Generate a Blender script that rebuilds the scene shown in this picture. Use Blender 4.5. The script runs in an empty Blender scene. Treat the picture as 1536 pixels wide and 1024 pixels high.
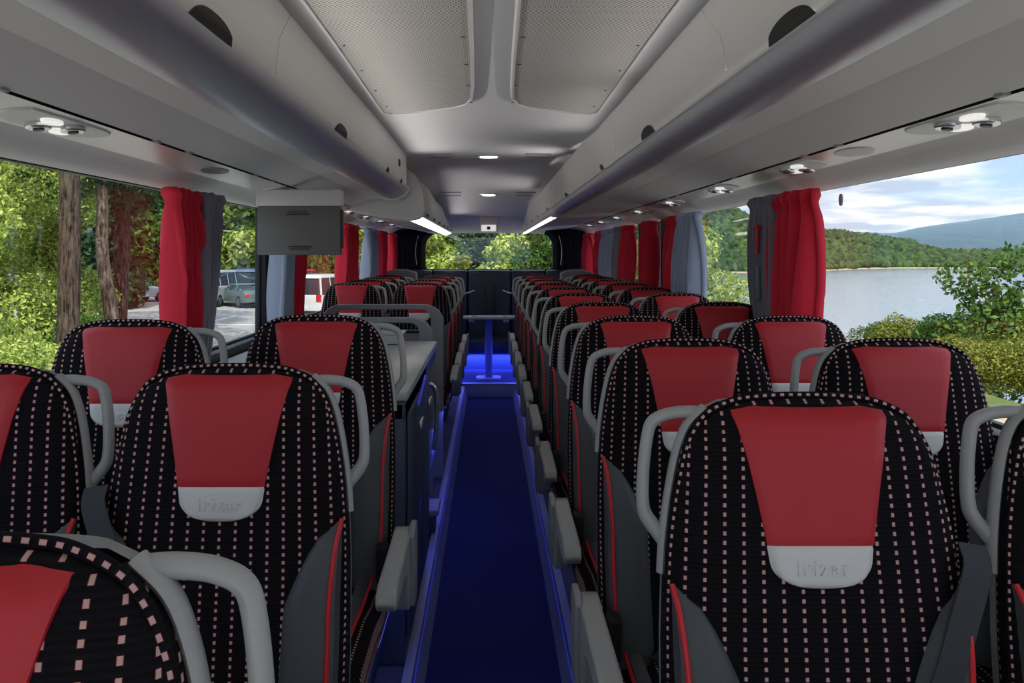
import bpy, bmesh, math, random
import numpy as np
from mathutils import Vector, Matrix

random.seed(7)
PI = math.pi
sc = bpy.context.scene
COL = sc.collection
ZC = 1.445            # eye height above the aisle floor
PZ = 0.10             # podium the seats stand on

# ------------------------------------------------------------------ helpers
def lin(r, g, b):
    f = lambda c: (c/255/12.92) if c/255 <= 0.04045 else ((c/255+0.055)/1.055)**2.4
    return (f(r), f(g), f(b), 1.0)

def new_mat(name):
    m = bpy.data.materials.new(name); m.use_nodes = True
    nt = m.node_tree
    return m, nt, nt.nodes['Principled BSDF']

def mat(name, col, rough=0.5, metal=0.0, noise=0.0, nscale=40, bump=0.0, bscale=200, coat=0.0, sheen=0.0, spec=None):
    m, nt, b = new_mat(name)
    b.inputs['Base Color'].default_value = col
    b.inputs['Roughness'].default_value = rough
    b.inputs['Metallic'].default_value = metal
    if coat: b.inputs['Coat Weight'].default_value = coat
    if sheen: b.inputs['Sheen Weight'].default_value = sheen
    if spec is not None: b.inputs['Specular IOR Level'].default_value = spec
    if noise:
        tc = nt.nodes.new('ShaderNodeTexCoord'); n = nt.nodes.new('ShaderNodeTexNoise')
        n.inputs['Scale'].default_value = nscale; n.inputs['Detail'].default_value = 4
        nt.links.new(tc.outputs['Object'], n.inputs['Vector'])
        mx = nt.nodes.new('ShaderNodeMix'); mx.data_type = 'RGBA'
        mx.inputs['A'].default_value = tuple(c*(1-noise) for c in col[:3])+(1,)
        mx.inputs['B'].default_value = tuple(min(1, c*(1+noise)) for c in col[:3])+(1,)
        nt.links.new(n.outputs['Fac'], mx.inputs['Factor'])
        nt.links.new(mx.outputs['Result'], b.inputs['Base Color'])
    if bump:
        tc = nt.nodes.new('ShaderNodeTexCoord'); n = nt.nodes.new('ShaderNodeTexNoise')
        n.inputs['Scale'].default_value = bscale; n.inputs['Detail'].default_value = 3
        nt.links.new(tc.outputs['Object'], n.inputs['Vector'])
        bp = nt.nodes.new('ShaderNodeBump'); bp.inputs['Strength'].default_value = bump; bp.inputs['Distance'].default_value = 0.002
        nt.links.new(n.outputs['Fac'], bp.inputs['Height']); nt.links.new(bp.outputs['Normal'], b.inputs['Normal'])
    return m

def emis(name, col, s):
    m, nt, b = new_mat(name)
    b.inputs['Base Color'].default_value = col
    b.inputs['Emission Color'].default_value = col
    b.inputs['Emission Strength'].default_value = s
    return m

def math_node(nt, op, a, b=None):
    n = nt.nodes.new('ShaderNodeMath'); n.operation = op
    for i, v in enumerate((a, b)):
        if v is None: continue
        if isinstance(v, (int, float)): n.inputs[i].default_value = v
        else: nt.links.new(v, n.inputs[i])
    return n.outputs[0]

def dotted_fabric():
    m, nt, b = new_mat('dotted_velour')
    uv = nt.nodes.new('ShaderNodeUVMap')
    sp = nt.nodes.new('ShaderNodeSeparateXYZ'); nt.links.new(uv.outputs[0], sp.inputs[0])
    u = math_node(nt, 'FRACT', math_node(nt, 'ADD', math_node(nt, 'DIVIDE', sp.outputs[0], 0.0262), 100.5))
    v = math_node(nt, 'FRACT', math_node(nt, 'DIVIDE', sp.outputs[1], 0.0128))
    du = math_node(nt, 'ABSOLUTE', math_node(nt, 'SUBTRACT', u, 0.5))
    dv = math_node(nt, 'ABSOLUTE', math_node(nt, 'SUBTRACT', v, 0.5))
    dash = math_node(nt, 'MULTIPLY', math_node(nt, 'LESS_THAN', du, 0.078), math_node(nt, 'LESS_THAN', dv, 0.215))
    edge = math_node(nt, 'MULTIPLY', math_node(nt, 'LESS_THAN', du, 0.10), math_node(nt, 'LESS_THAN', dv, 0.235))
    ribs = math_node(nt, 'SINE', math_node(nt, 'MULTIPLY', sp.outputs[1], 2*PI/0.0064))
    rb = math_node(nt, 'MULTIPLY_ADD', ribs, 0.35); rb.node.inputs[2].default_value = 0.65
    m1 = nt.nodes.new('ShaderNodeMix'); m1.data_type = 'RGBA'
    m1.inputs['A'].default_value = lin(10, 9, 12); m1.inputs['B'].default_value = lin(23, 21, 26)
    nt.links.new(rb, m1.inputs['Factor'])
    m2 = nt.nodes.new('ShaderNodeMix'); m2.data_type = 'RGBA'; m2.inputs['B'].default_value = lin(120, 40, 40)
    nt.links.new(m1.outputs['Result'], m2.inputs['A']); nt.links.new(edge, m2.inputs['Factor'])
    m3 = nt.nodes.new('ShaderNodeMix'); m3.data_type = 'RGBA'; m3.inputs['B'].default_value = lin(200, 164, 156)
    nt.links.new(m2.outputs['Result'], m3.inputs['A']); nt.links.new(dash, m3.inputs['Factor'])
    nt.links.new(m3.outputs['Result'], b.inputs['Base Color'])
    b.inputs['Roughness'].default_value = 0.95; b.inputs['Specular IOR Level'].default_value = 0.15
    bp = nt.nodes.new('ShaderNodeBump'); bp.inputs['Strength'].default_value = 0.35; bp.inputs['Distance'].default_value = 0.001
    nt.links.new(rb, bp.inputs['Height']); nt.links.new(bp.outputs['Normal'], b.inputs['Normal'])
    return m

def mesh_weave():
    m, nt, b = new_mat('perforated_weave')
    tc = nt.nodes.new('ShaderNodeTexCoord'); mp = nt.nodes.new('ShaderNodeMapping')
    mp.inputs['Rotation'].default_value = (0, 0, PI/4)
    nt.links.new(tc.outputs['Object'], mp.inputs['Vector'])
    sp = nt.nodes.new('ShaderNodeSeparateXYZ'); nt.links.new(mp.outputs[0], sp.inputs[0])
    fx = math_node(nt, 'SUBTRACT', math_node(nt, 'FRACT', math_node(nt, 'DIVIDE', sp.outputs[0], 0.0098)), .5)
    fy = math_node(nt, 'SUBTRACT', math_node(nt, 'FRACT', math_node(nt, 'DIVIDE', sp.outputs[1], 0.0098)), .5)
    h = math_node(nt, 'SUBTRACT', .62, math_node(nt, 'SQRT', math_node(nt, 'ADD', math_node(nt, 'MULTIPLY', fx, fx), math_node(nt, 'MULTIPLY', fy, fy))))
    r = nt.nodes.new('ShaderNodeValToRGB')
    r.color_ramp.elements[0].position = 0.24; r.color_ramp.elements[0].color = lin(196, 192, 187)
    r.color_ramp.elements[1].position = 0.34; r.color_ramp.elements[1].color = lin(66, 62, 60)
    nt.links.new(h, r.inputs[0]); nt.links.new(r.outputs[0], b.inputs['Base Color'])
    b.inputs['Roughness'].default_value = 0.9
    return m

def thin_glass(name='window_glass', tint=(0.96, 0.99, 0.985, 1), ior=1.45, gl=1.0):
    m = bpy.data.materials.new(name); m.use_nodes = True; nt = m.node_tree
    nt.nodes.clear()
    o = nt.nodes.new('ShaderNodeOutputMaterial')
    t = nt.nodes.new('ShaderNodeBsdfTransparent'); t.inputs[0].default_value = tint
    g = nt.nodes.new('ShaderNodeBsdfGlossy'); g.inputs['Roughness'].default_value = 0.02
    lw = nt.nodes.new('ShaderNodeLayerWeight'); lw.inputs[0].default_value = .5
    pw = nt.nodes.new('ShaderNodeMath'); pw.operation = 'POWER'; pw.inputs[1].default_value = 5
    nt.links.new(lw.outputs['Facing'], pw.inputs[0])
    mu = nt.nodes.new('ShaderNodeMath'); mu.operation = 'MULTIPLY_ADD'; mu.inputs[1].default_value = .5*gl; mu.inputs[2].default_value = .03*gl
    nt.links.new(pw.outputs[0], mu.inputs[0])
    mx = nt.nodes.new('ShaderNodeMixShader')
    nt.links.new(mu.outputs[0], mx.inputs[0]); nt.links.new(t.outputs[0], mx.inputs[1]); nt.links.new(g.outputs[0], mx.inputs[2])
    nt.links.new(mx.outputs[0], o.inputs[0])
    return m

def leaf_mat(name, c1, c2, c3=None):
    m, nt, b = new_mat(name)
    g = nt.nodes.new('ShaderNodeNewGeometry')
    r = nt.nodes.new('ShaderNodeValToRGB')
    r.color_ramp.elements[0].color = c1; r.color_ramp.elements[1].color = c2
    if c3:
        e = r.color_ramp.elements.new(0.93); e.color = c3; r.color_ramp.elements[1].position = 0.86
    nt.links.new(g.outputs['Random Per Island'], r.inputs[0])
    nt.links.new(r.outputs[0], b.inputs['Base Color'])
    b.inputs['Roughness'].default_value = 0.55
    b.inputs['Specular IOR Level'].default_value = 0.3
    tr = nt.nodes.new('ShaderNodeBsdfTranslucent'); nt.links.new(r.outputs[0], tr.inputs[0])
    mx = nt.nodes.new('ShaderNodeMixShader'); mx.inputs[0].default_value = 0.35
    out = nt.nodes['Material Output']
    nt.links.new(b.outputs[0], mx.inputs[1]); nt.links.new(tr.outputs[0], mx.inputs[2]); nt.links.new(mx.outputs[0], out.inputs[0])
    return m

class MB:
    def __init__(s): s.v = []; s.f = []; s.uv = {}
    def add(s, vs, fs):
        o = len(s.v); s.v += [tuple(p) for p in vs]; s.f += [tuple(i+o for i in f) for f in fs]; return o
    def grid(s, fn, nu, nv, closed_u=False, uv=None):
        """fn(i,j) -> point"""
        o = len(s.v)
        for j in range(nv):
            for i in range(nu): s.v.append(tuple(fn(i, j)))
        cu = nu if closed_u else nu-1
        for j in range(nv-1):
            for i in range(cu):
                i2 = (i+1) % nu
                f = (o+j*nu+i, o+j*nu+i2, o+(j+1)*nu+i2, o+(j+1)*nu+i)
                if uv: s.uv[len(s.f)] = [uv(i, j), uv(i+1, j), uv(i+1, j+1), uv(i, j+1)]
                s.f.append(f)
        return o
    def box(s, x0, x1, y0, y1, z0, z1, bev=0.0, seg=2):
        bm = bmesh.new()
        bmesh.ops.create_cube(bm, size=1)
        for v in bm.verts:
            v.co = Vector(((x0+x1)/2+v.co.x*(x1-x0), (y0+y1)/2+v.co.y*(y1-y0), (z0+z1)/2+v.co.z*(z1-z0)))
        if bev > 0:
            bmesh.ops.bevel(bm, geom=bm.edges[:], offset=bev, segments=seg, profile=0.5, affect='EDGES')
        s.from_bm(bm)
    def from_bm(s, bm):
        bm.verts.ensure_lookup_table(); bm.verts.index_update()
        s.add([v.co[:] for v in bm.verts], [[v.index for v in f.verts] for f in bm.faces]); bm.free()
    def tube(s, pts, r, n=10, cap=True, hint=None, ry=None, uvd=False):
        pts = [Vector(p) for p in pts]; m = len(pts); fr = []
        h = Vector(hint) if hint else None
        prev = None
        for i, p in enumerate(pts):
            t = (pts[min(i+1, m-1)]-pts[max(i-1, 0)]).normalized()
            if h: b = (h - t*h.dot(t)).normalized()
            else:
                if prev is None:
                    a = Vector((0, 0, 1)) if abs(t.z) < 0.9 else Vector((1, 0, 0))
                    b = (a - t*a.dot(t)).normalized()
                else: b = (prev - t*prev.dot(t)).normalized()
            prev = b; fr.append((p, b, t.cross(b)))
        R = r if isinstance(r, (list, tuple)) else [r]*m
        RY = ry if isinstance(ry, (list, tuple)) else ([ry]*m if ry else R)
        L = [0]
        for i in range(1, m): L.append(L[-1]+(pts[i]-pts[i-1]).length)
        def fn(i, j):
            a = 2*PI*(i % n)/n; p, b, c = fr[j]
            return p + b*math.cos(a)*RY[j] + c*math.sin(a)*R[j]
        uv = (lambda i, j: (2*PI*R[0]*(i/n-0.45), L[j])) if uvd else None
        o = s.grid(fn, n, m, closed_u=True, uv=uv)
        if cap:
            s.f.append(tuple(o+i for i in range(n))[::-1]); s.f.append(tuple(o+(m-1)*n+i for i in range(n)))
    def prism(s, poly, axis, a, b):
        """poly: 2D points; axis 'x','y','z' extruded from a to b"""
        def P(p, t):
            if axis == 'x': return (t, p[0], p[1])
            if axis == 'y': return (p[0], t, p[1])
            return (p[0], p[1], t)
        n = len(poly)
        o = s.add([P(p, a) for p in poly]+[P(p, b) for p in poly], [])
        s.f.append(tuple(o+i for i in range(n))[::-1]); s.f.append(tuple(o+n+i for i in range(n)))
        for i in range(n):
            j = (i+1) % n; s.f.append((o+i, o+j, o+n+j, o+n+i))
    def disc(s, c, r, axis, t, n=20, rx=None, rz=None):
        """cylinder along axis centred on c, thickness t, elliptic"""
        rx = rx or r; rz = rz or r
        k = {'x': (1, 2), 'y': (0, 2), 'z': (0, 1)}[axis]
        ax = {'x': 0, 'y': 1, 'z': 2}[axis]
        poly = [(c[k[0]]+rx*math.cos(2*PI*i/n), c[k[1]]+rz*math.sin(2*PI*i/n)) for i in range(n)]
        s.prism(poly, axis, c[ax]-t/2, c[ax]+t/2)
    def build(s, name, m, parent=None, smooth=True, mirror=False, bev=0, recalc=True, ang=40):
        me = bpy.data.meshes.new(name)
        vs = [(-x, y, z) for x, y, z in s.v] if mirror else s.v
        me.from_pydata(vs, [], s.f)
        if s.uv:
            ul = me.uv_layers.new(name='UVMap')
            for p in me.polygons:
                q = s.uv.get(p.index)
                if q:
                    for k, li in enumerate(p.loop_indices): ul.data[li].uv = q[k]
        if recalc:
            bm = bmesh.new(); bm.from_mesh(me)
            bmesh.ops.recalc_face_normals(bm, faces=bm.faces[:])
            bm.to_mesh(me); bm.free()
        me.materials.append(m)
        if smooth:
            me.shade_smooth()
            me.set_sharp_from_angle(angle=math.radians(ang))
        o = bpy.data.objects.new(name, me); COL.objects.link(o)
        if parent: o.parent = parent
        if bev:
            md = o.modifiers.new('bevel', 'BEVEL'); md.width = bev; md.segments = 2; md.limit_method = 'ANGLE'
        return o

def tag(o, label=None, cat=None, group=None, kind=None):
    if label: o['label'] = label
    if cat: o['category'] = cat
    if group: o['group'] = group
    if kind: o['kind'] = kind
    return o
def thing(name, loc, label, cat, group=None, rz=0):
    o = bpy.data.objects.new(name, None); COL.objects.link(o)
    o.location = loc; o.rotation_euler = (0, 0, rz); o.empty_display_size = 0.1
    return tag(o, label, cat, group)
def struct(o): o['kind'] = 'structure'; return o
def kids(o): return [c for c in KID.get(o.name, [])]
def copy_tree(src, parent=None):
    c = src.copy(); COL.objects.link(c)
    if parent: c.parent = parent
    for ch in list(src.children): copy_tree(ch, c)
    return c
def interp(tab, t):
    if t <= tab[0][0]: return tab[0][1]
    for (a, va), (b, vb) in zip(tab, tab[1:]):
        if t <= b: return va+(vb-va)*(t-a)/(b-a)
    return tab[-1][1]
def smooth_path(pts, n=6):
    """Catmull-Rom"""
    P = [Vector(p) for p in pts]; P = [P[0]*2-P[1]]+P+[P[-1]*2-P[-2]]; out = []
    for i in range(1, len(P)-2):
        for k in range(n):
            t = k/n; a, b, c, d = P[i-1], P[i], P[i+1], P[i+2]
            out.append(0.5*((2*b)+(c-a)*t+(2*a-5*b+4*c-d)*t*t+(3*b-a-3*c+d)*t**3))
    out.append(P[-2]); return out

# ------------------------------------------------------------------ materials
M = {}
M['velour'] = dotted_fabric()
M['red'] = mat('red_leather', lin(186, 32, 42), 0.5, bump=0.12, bscale=500)
M['pad'] = mat('pale_grey_leather', lin(218, 216, 212), 0.5)
M['charcoal'] = mat('charcoal_leather', lin(74, 77, 80), 0.55, bump=0.15, bscale=400)
M['piping'] = mat('red_piping', lin(205, 30, 38), 0.45)
M['grey_plastic'] = mat('grey_plastic', lin(166, 166, 163), 0.45, bump=0.1, bscale=800)
M['shell'] = mat('shell_plastic', lin(142, 144, 146), 0.5)
M['dark_plastic'] = mat('dark_plastic', lin(32, 34, 38), 0.45)
M['black'] = mat('black_plastic', lin(8, 8, 9), 0.6)
M['belt'] = mat('belt_webbing', lin(52, 56, 60), 0.7, bump=0.3, bscale=900)
M['rack'] = mat('rack_plastic', lin(214, 209, 208), 0.55, bump=0.05, bscale=300)
M['bin'] = mat('bin_plastic', lin(212, 210, 206), 0.5)
M['ceiling'] = mat('ceiling_lining', lin(206, 204, 206), 0.75)
M['rail'] = mat('brushed_rail', lin(190, 190, 200), 0.42, metal=0.7)
M['service'] = mat('silver_service_panel', lin(206, 202, 198), 0.32, metal=0.3)
M['chrome'] = mat('chrome', lin(225, 225, 230), 0.25, metal=0.8)
M['weave'] = mesh_weave()
M['carpet'] = mat('navy_carpet', lin(26, 34, 92), 0.95, noise=0.25, nscale=220, bump=0.6, bscale=350, sheen=0.1, spec=0.1)
M['podium'] = mat('podium_vinyl', lin(70, 74, 92), 0.6, noise=0.1, nscale=60)
M['kerb'] = mat('aluminium_kerb', lin(160, 168, 190), 0.45, metal=0.3)
M['wall'] = mat('wall_panel', lin(92, 94, 98), 0.7)
M['pillar'] = mat('window_pillar', lin(26, 31, 37), 0.5)
M['glass'] = thin_glass()
M['tv'] = mat('tv_casing', lin(108, 104, 100), 0.55)
M['ledblue'] = emis('blue_led', (0.05, 0.08, 1.0, 1), .12)
M['lampwhite'] = emis('lamp_diffuser', (1.0, 0.96, 0.9, 1), 2.0)
M['lampdim'] = emis('reading_lamp_lens', (1.0, 0.98, 0.94, 1), .5)
M['navy_leather'] = mat('navy_leather', lin(30, 42, 62), 0.4, bump=0.2, bscale=120)
M['navy_fabric'] = mat('navy_fabric', lin(18, 22, 34), 0.9)
M['counter'] = mat('worktop', lin(176, 184, 180), 0.3, noise=0.12, nscale=6)
M['galley'] = mat('galley_panel', lin(66, 78, 98), 0.45)
M['curtain_red'] = mat('curtain_red', lin(214, 10, 46), 0.75, sheen=0.2)
M['curtain_grey'] = mat('curtain_grey', lin(134, 130, 142), 0.75, sheen=0.2)
M['curtain_blue'] = mat('curtain_blue_grey', lin(156, 166, 186), 0.75, sheen=0.2)
M['tarmac'] = mat('pale_tarmac', lin(158, 156, 150), 0.9, noise=0.12, nscale=1.5, bump=0.2, bscale=20)
M['paint_line'] = mat('road_paint', lin(225, 225, 220), 0.8)
M['bank'] = mat('grass_bank', lin(92, 104, 46), 0.95, noise=0.35, nscale=2)
M['path'] = mat('gravel_path', lin(176, 158, 130), 0.95, noise=0.15, nscale=6)
def bark_mat(name, c1, c2):
    m, nt, b = new_mat(name)
    tc = nt.nodes.new('ShaderNodeTexCoord'); mp = nt.nodes.new('ShaderNodeMapping'); mp.inputs['Scale'].default_value = (9, 9, 1.6)
    n = nt.nodes.new('ShaderNodeTexNoise'); n.inputs['Scale'].default_value = 1.6; n.inputs['Detail'].default_value = 7; n.inputs['Roughness'].default_value = .7
    nt.links.new(tc.outputs['Object'], mp.inputs[0]); nt.links.new(mp.outputs[0], n.inputs['Vector'])
    r = nt.nodes.new('ShaderNodeValToRGB'); r.color_ramp.elements[0].position = .38; r.color_ramp.elements[0].color = c1; r.color_ramp.elements[1].position = .62; r.color_ramp.elements[1].color = c2
    nt.links.new(n.outputs[0], r.inputs[0]); nt.links.new(r.outputs[0], b.inputs['Base Color']); b.inputs['Roughness'].default_value = 1; b.inputs['Specular IOR Level'].default_value = .1
    bp = nt.nodes.new('ShaderNodeBump'); bp.inputs['Strength'].default_value = 1; bp.inputs['Distance'].default_value = .08
    nt.links.new(n.outputs[0], bp.inputs['Height']); nt.links.new(bp.outputs[0], b.inputs['Normal'])
    return m
M['bark'] = bark_mat('bark', lin(34, 27, 23), lin(112, 96, 84))
M['bark_pale'] = bark_mat('pale_bark', lin(62, 52, 44), lin(150, 136, 122))
M['leaf_bright'] = leaf_mat('leaf_bright', lin(70, 104, 26), lin(150, 178, 56), lin(205, 215, 110))
M['leaf_mid'] = leaf_mat('leaf_mid', lin(44, 74, 28), lin(98, 130, 48))
M['leaf_dark'] = leaf_mat('leaf_dark', lin(30, 54, 30), lin(66, 96, 52))
M['leaf_yellow'] = leaf_mat('leaf_yellow', lin(70, 92, 32), lin(138, 154, 58), lin(160, 156, 66))
M['leaf_rust'] = leaf_mat('leaf_rust', lin(96, 70, 48), lin(150, 108, 74))
M['tyre'] = mat('tyre', lin(26, 26, 28), 0.9)
M['alloy'] = mat('alloy_wheel', lin(150, 150, 155), 0.35, metal=0.8)
M['car_glass'] = mat('car_glass', lin(46, 60, 66), 0.1, coat=0.5)
M['tail'] = mat('tail_light', lin(190, 24, 26), 0.25, coat=0.4)
M['plate'] = mat('number_plate', lin(220, 220, 215), 0.5)

# ------------------------------------------------------------------ coach seat
H = 1.140
HW = [(0, .050), (.003, .086), (.008, .110), (.016, .132), (.028, .151), (.050, .169), (.085, .183), (.135, .195), (.20, .206), (.30, .214), (.45, .217), (.72, .213)]
TF = [(0, .004), (.006, .017), (.015, .028), (.03, .038), (.08, .048), (.3, .055), (.5, .062), (.72, .06)]
def hw(t): return interp(HW, t)
def yc(t): return -t*0.12
PEXP = 3.4
def drop(x):
    x = abs(x)
    return interp([(0, 0)]+[(w, t) for t, w in HW[:8]], x)
def F(x, t):
    h = hw(t); q = min(1.0, abs(x)/h)
    return yc(t) - interp(TF, t)*(1-q**PEXP)**(1/PEXP)

def seat_parts(root, aisle, belt):
    """aisle = +1/-1 : side of the seat on which the aisle lies"""
    a = aisle
    # backrest (velour) ---------------------------------------------------
    b = MB(); N = 88
    ts = [0, .003, .007, .012, .018, .028, .042, .06, .085, .11, .14, .18, .22, .26, .31, .37, .44, .52, .60, .68, .72]
    rows = []; arcs = []
    for t in ts:
        h = hw(t); T = interp(TF, t); Tb = T*0.7; pts = []
        for i in range(N):
            th = -PI/2 + 2*PI*i/N
            c, s_ = math.cos(th), math.sin(th)
            x = h*math.copysign(abs(c)**(2/PEXP), c)
            y = math.copysign(abs(s_)**(2/PEXP), s_)
            y = y*T if y < 0 else y*Tb
            z = H - t - 0.005*(x/h)**2*(1 if t < .05 else 0)
            pts.append((x, yc(t)+y, z))
        L = [0.0]
        for i in range(N): 
            p, q = pts[i], pts[(i+1) % N]; L.append(L[-1]+math.hypot(p[0]-q[0], p[1]-q[1]))
        tot = L[-1]
        # arc length measured from the front centre, scaled mildly so the columns fan out downward
        k = .19/(.19+0.18*(max(0, min(t, .35))-.12)*.35)
        arcs.append([(l if l <= tot/2 else l-tot)*k for l in L]); arcs[-1][-1] = 0.0
        rows.append(pts)
    def uv(i, j):
        A = arcs[j]; v = A[i % N] if i < N else 0.0
        return (v, ts[j])
    b.grid(lambda i, j: rows[j][i], N, len(ts), closed_u=True, uv=uv)
    b.f.append(tuple(range(N)))
    # border welt with its own row of dashes, along the front contour
    path = []
    for t in [.70, .6, .5, .42, .35, .29, .24, .19, .15, .115, .085, .06, .042, .028, .017, .009, .004]:
        h = hw(t); path.append((-h*.985, yc(t)-interp(TF, t)*.30, H-t))
    top = [(-.05, -.005, H-.0002), (-.025, -.006, H+.0008), (0, -.006, H+.001)]
    full = path+top+[(-p[0], p[1], p[2]) for p in reversed(top[:-1])]+[(-p[0], p[1], p[2]) for p in reversed(path)]
    full = smooth_path(full, 3)
    b.tube(full, 0.0052, n=10, uvd=True, hint=(0, 1, 0))
    b.build('backrest', M['velour'], root)
    # red head panel ----------------------------------------------------------
    def hp(t): return .113-.037*(max(0, t-.012)/.216)**.85
    nu, nv = 33, 25; p = MB()
    def g(i, j):
        k = max(0, min(1, (i-1)/(nu-3))); u = (-1+2*k)*.988; v = j/(nv-1)
        if i in (0, nu-1): u = -1 if i == 0 else 1
        x = u*hp(.228*v); t0 = .0105+drop(x)*.9; t = t0+(.200-t0)*v
        e = min(1, (1-abs(u))*7)*min(1, (v)*9+.15)*min(1, (1-v)*12+.35)
        return (x, F(x, t)+(.005 if i in (0, nu-1) or j in (0,) else -.0015)-.006*max(0, e)**.6, H-t)
    p.grid(g, nu, nv)
    hpn = p.build('headrest_panel', M['red'], root, recalc=False)
    # pale pad with rounded lower edge and raised lettering
    p = MB(); nu, nv = 19, 12
    def pw(v): return .0785*(1-.10*v)*(1-max(0, (v-.35)/.65)**3.0*.42)
    def g2(i, j):
        u = -1+2*i/(nu-1); v = j/(nv-1)
        t = .200+.060*(v - .10*v*abs(u)**3)
        x = u*pw(v)
        e = min(1, (1-abs(u))*6)*min(1, v*8+.45)*min(1, (1-v)*7)
        return (x, F(x, t)+.003-.012*max(0, e)**.55, H-t)
    p.grid(g2, nu, nv)
    pad = p.build('headrest_pad', M['pad'], root, recalc=False); pad['label'] = 'pale grey pad under the red panel'
    cu = bpy.data.curves.new('raised_lettering', 'FONT'); cu.body = 'irizar'; cu.size = .031; cu.align_x = 'CENTER'
    cu.extrude = .0012; cu.bevel_depth = .0003; cu.space_character = 1.15
    tmp = bpy.data.objects.new('raised_lettering', cu); COL.objects.link(tmp)
    bpy.context.view_layer.update()
    me = bpy.data.meshes.new_from_object(tmp); COL.objects.unlink(tmp); bpy.data.objects.remove(tmp)
    tt = .238
    for v in me.vertices:
        x, y, z = v.co
        t_ = tt - y
        v.co = (x, F(x, t_)-.0098-z*1.0, H-t_)
    me.materials.clear(); me.materials.append(M['pad'])
    lo = bpy.data.objects.new('raised_lettering', me); COL.objects.link(lo); lo.parent = pad
    # side bolsters with red piping -----------------------------------------------
    for sd in (-1, 1):
        q = MB(); nu, nv = 11, 18
        def wv(v): return .094*min(1, (v*3.2))**.55*(1+.12*v)
        def g3(i, j):
            v = j/(nv-1); t = .262+.45*v
            xo = hw(t)*.985; xi = xo-wv(v)-.004
            u = i/(nu-1); x = xi+(xo-xi)*u
            y = F(x*.97, t) - .024*(max(0, math.sin(PI*min(1, u*1.02)))**.5 if u < .5 else (1 if u < .86 else max(0, 1-((u-.86)/.14)**2)**.5))*min(1, v*6+.05)
            if i == 0: y = F(x, t)+.004
            if i == nu-1: y = yc(t)+.01
            return (sd*x, y, H-t)
        q.grid(g3, nu, nv)
        bo = q.build('side_bolster', M['charcoal'], root); 
        q = MB(); pts = []
        for j in range(16):
            v = j/15; t = .260+.45*v
            xo = hw(t)*.985; u = .80; xi = xo-wv(v); x = xi+(xo-xi)*u
            pts.append((sd*x, F(x*.97, t)-.024*min(1, v*6+.05)-.0015, H-t))
        q.tube(pts, .0042, n=8)
        q.build('piping', M['piping'], bo)
    # back shell ---------------------------------------------------------------
    q = MB(); N2 = 24; tz = [.012, .022, .04, .07, .11, .17, .25, .35, .5, .66]
    def g4(i, j):
        t = tz[j]; h = hw(t)+.0045; th = PI*i/(N2-1)
        c = math.cos(th); s_ = math.sin(th)
        return (h*math.copysign(abs(c)**.7, c), yc(t)+.004+(interp(TF, t)*.7+.018)*max(0, s_)**.6, H-t+.002)
    q.grid(g4, N2, len(tz))
    o4 = len(q.v); q.v.append((0, yc(.012)+.01, H-.008))
    for i in range(N2-1): q.f.append((i, i+1, o4))
    q.build('back_shell', M['shell'], root)
    # grab handle, aisle side -----------------------------------------------------
    hp_ = [(.128, .004, -.034), (.150, .008, -.030), (.172, .010, -.029), (.198, .012, -.033), (.219, .012, -.044), (.228, .008, -.066), (.235, .002, -.115), (.237, -.004, -.160), (.232, -.008, -.183), (.208, -.014, -.214)]
    q = MB(); sp_ = smooth_path([(a*x, y+.01, H+z) for x, y, z in hp_], 6)
    n = len(sp_); rr = [.0092+.003*abs(2*i/(n-1)-1)**3-.005*max(0, 1-i/5) for i in range(n)]
    q.tube(sp_, rr, n=12, hint=(0, 1, 0), ry=[.0125]*n)
    q.tube(smooth_path([(a*(hw(t)+.004), yc(t)+.014, H-t) for t in (.02, .045, .08, .12, .17, .22, .26)], 4), .0065, n=8, hint=(0, 1, 0), ry=.013)
    q.build('grab_handle', M['grey_plastic'], root)
    # seat cushion ---------------------------------------------------------------
    q = MB(); ys = [-.615, -.60, -.56, -.48, -.38, -.26, -.16, -.10]; N3 = 28
    def sec(j):
        y = ys[j]; k = [.72, .9, 1, 1, 1, 1, 1, 1][j]; pts = []
        for i in range(N3):
            th = 2*PI*i/N3; c, s_ = math.cos(th), math.sin(th)
            pts.append((.212*math.copysign(abs(c)**.45, c), y, .405-(.02 if j > 4 else 0)+.062*k*math.copysign(abs(s_)**.5, s_)))
        return pts
    S = [sec(j) for j in range(len(ys))]
    q.grid(lambda i, j: S[j][i], N3, len(ys), closed_u=True, uv=lambda i, j: (S[j][i % N3][0], ys[j]))
    q.f.append(tuple(range(N3))); q.f.append(tuple(len(ys)*N3-N3+i for i in range(N3)))
    cus = q.build('seat_cushion', M['velour'], root)
    for sd in (-1, 1):
        q = MB(); q.box(sd*.17 if sd < 0 else .135, -.135 if sd < 0 else .17, -.60, -.15, .452, .474, .010)
        q.build('cushion_bolster', M['charcoal'], cus)
        q = MB(); q.tube(smooth_path([(sd*.172, -.14, .47), (sd*.176, -.25, .477), (sd*.174, -.42, .478), (sd*.165, -.56, .470), (sd*.14, -.60, .45)], 4), .004, n=6)
        q.build('piping', M['piping'], cus)
    # base ------------------------------------------------------------------------
    q = MB(); q.box(-.205, .205, -.56, -.10, .29, .36, .012)
    q.build('seat_frame', M['dark_plastic'], root)
    for yy in (-.50, -.16):
        q = MB(); q.prism([(yy-.035, -.04), (yy+.035, -.04), (yy+.022, .30), (yy-.022, .30)], 'x', a*.05-.02, a*.05+.02)
        q.build('leg', M['dark_plastic'], root, bev=.004)
    # armrest, aisle side ----------------------------------------------------------
    q = MB()
    prof = [(-.10, .582), (-.115, .592), (-.17, .594), (-.20, .588), (-.34, .583), (-.46, .578), (-.505, .566), (-.52, .545), (-.50, .525), (-.44, .522), (-.30, .524), (-.24, .50), (-.215, .44), (-.19, .40), (-.15, .385), (-.105, .40), (-.085, .45)]
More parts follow.
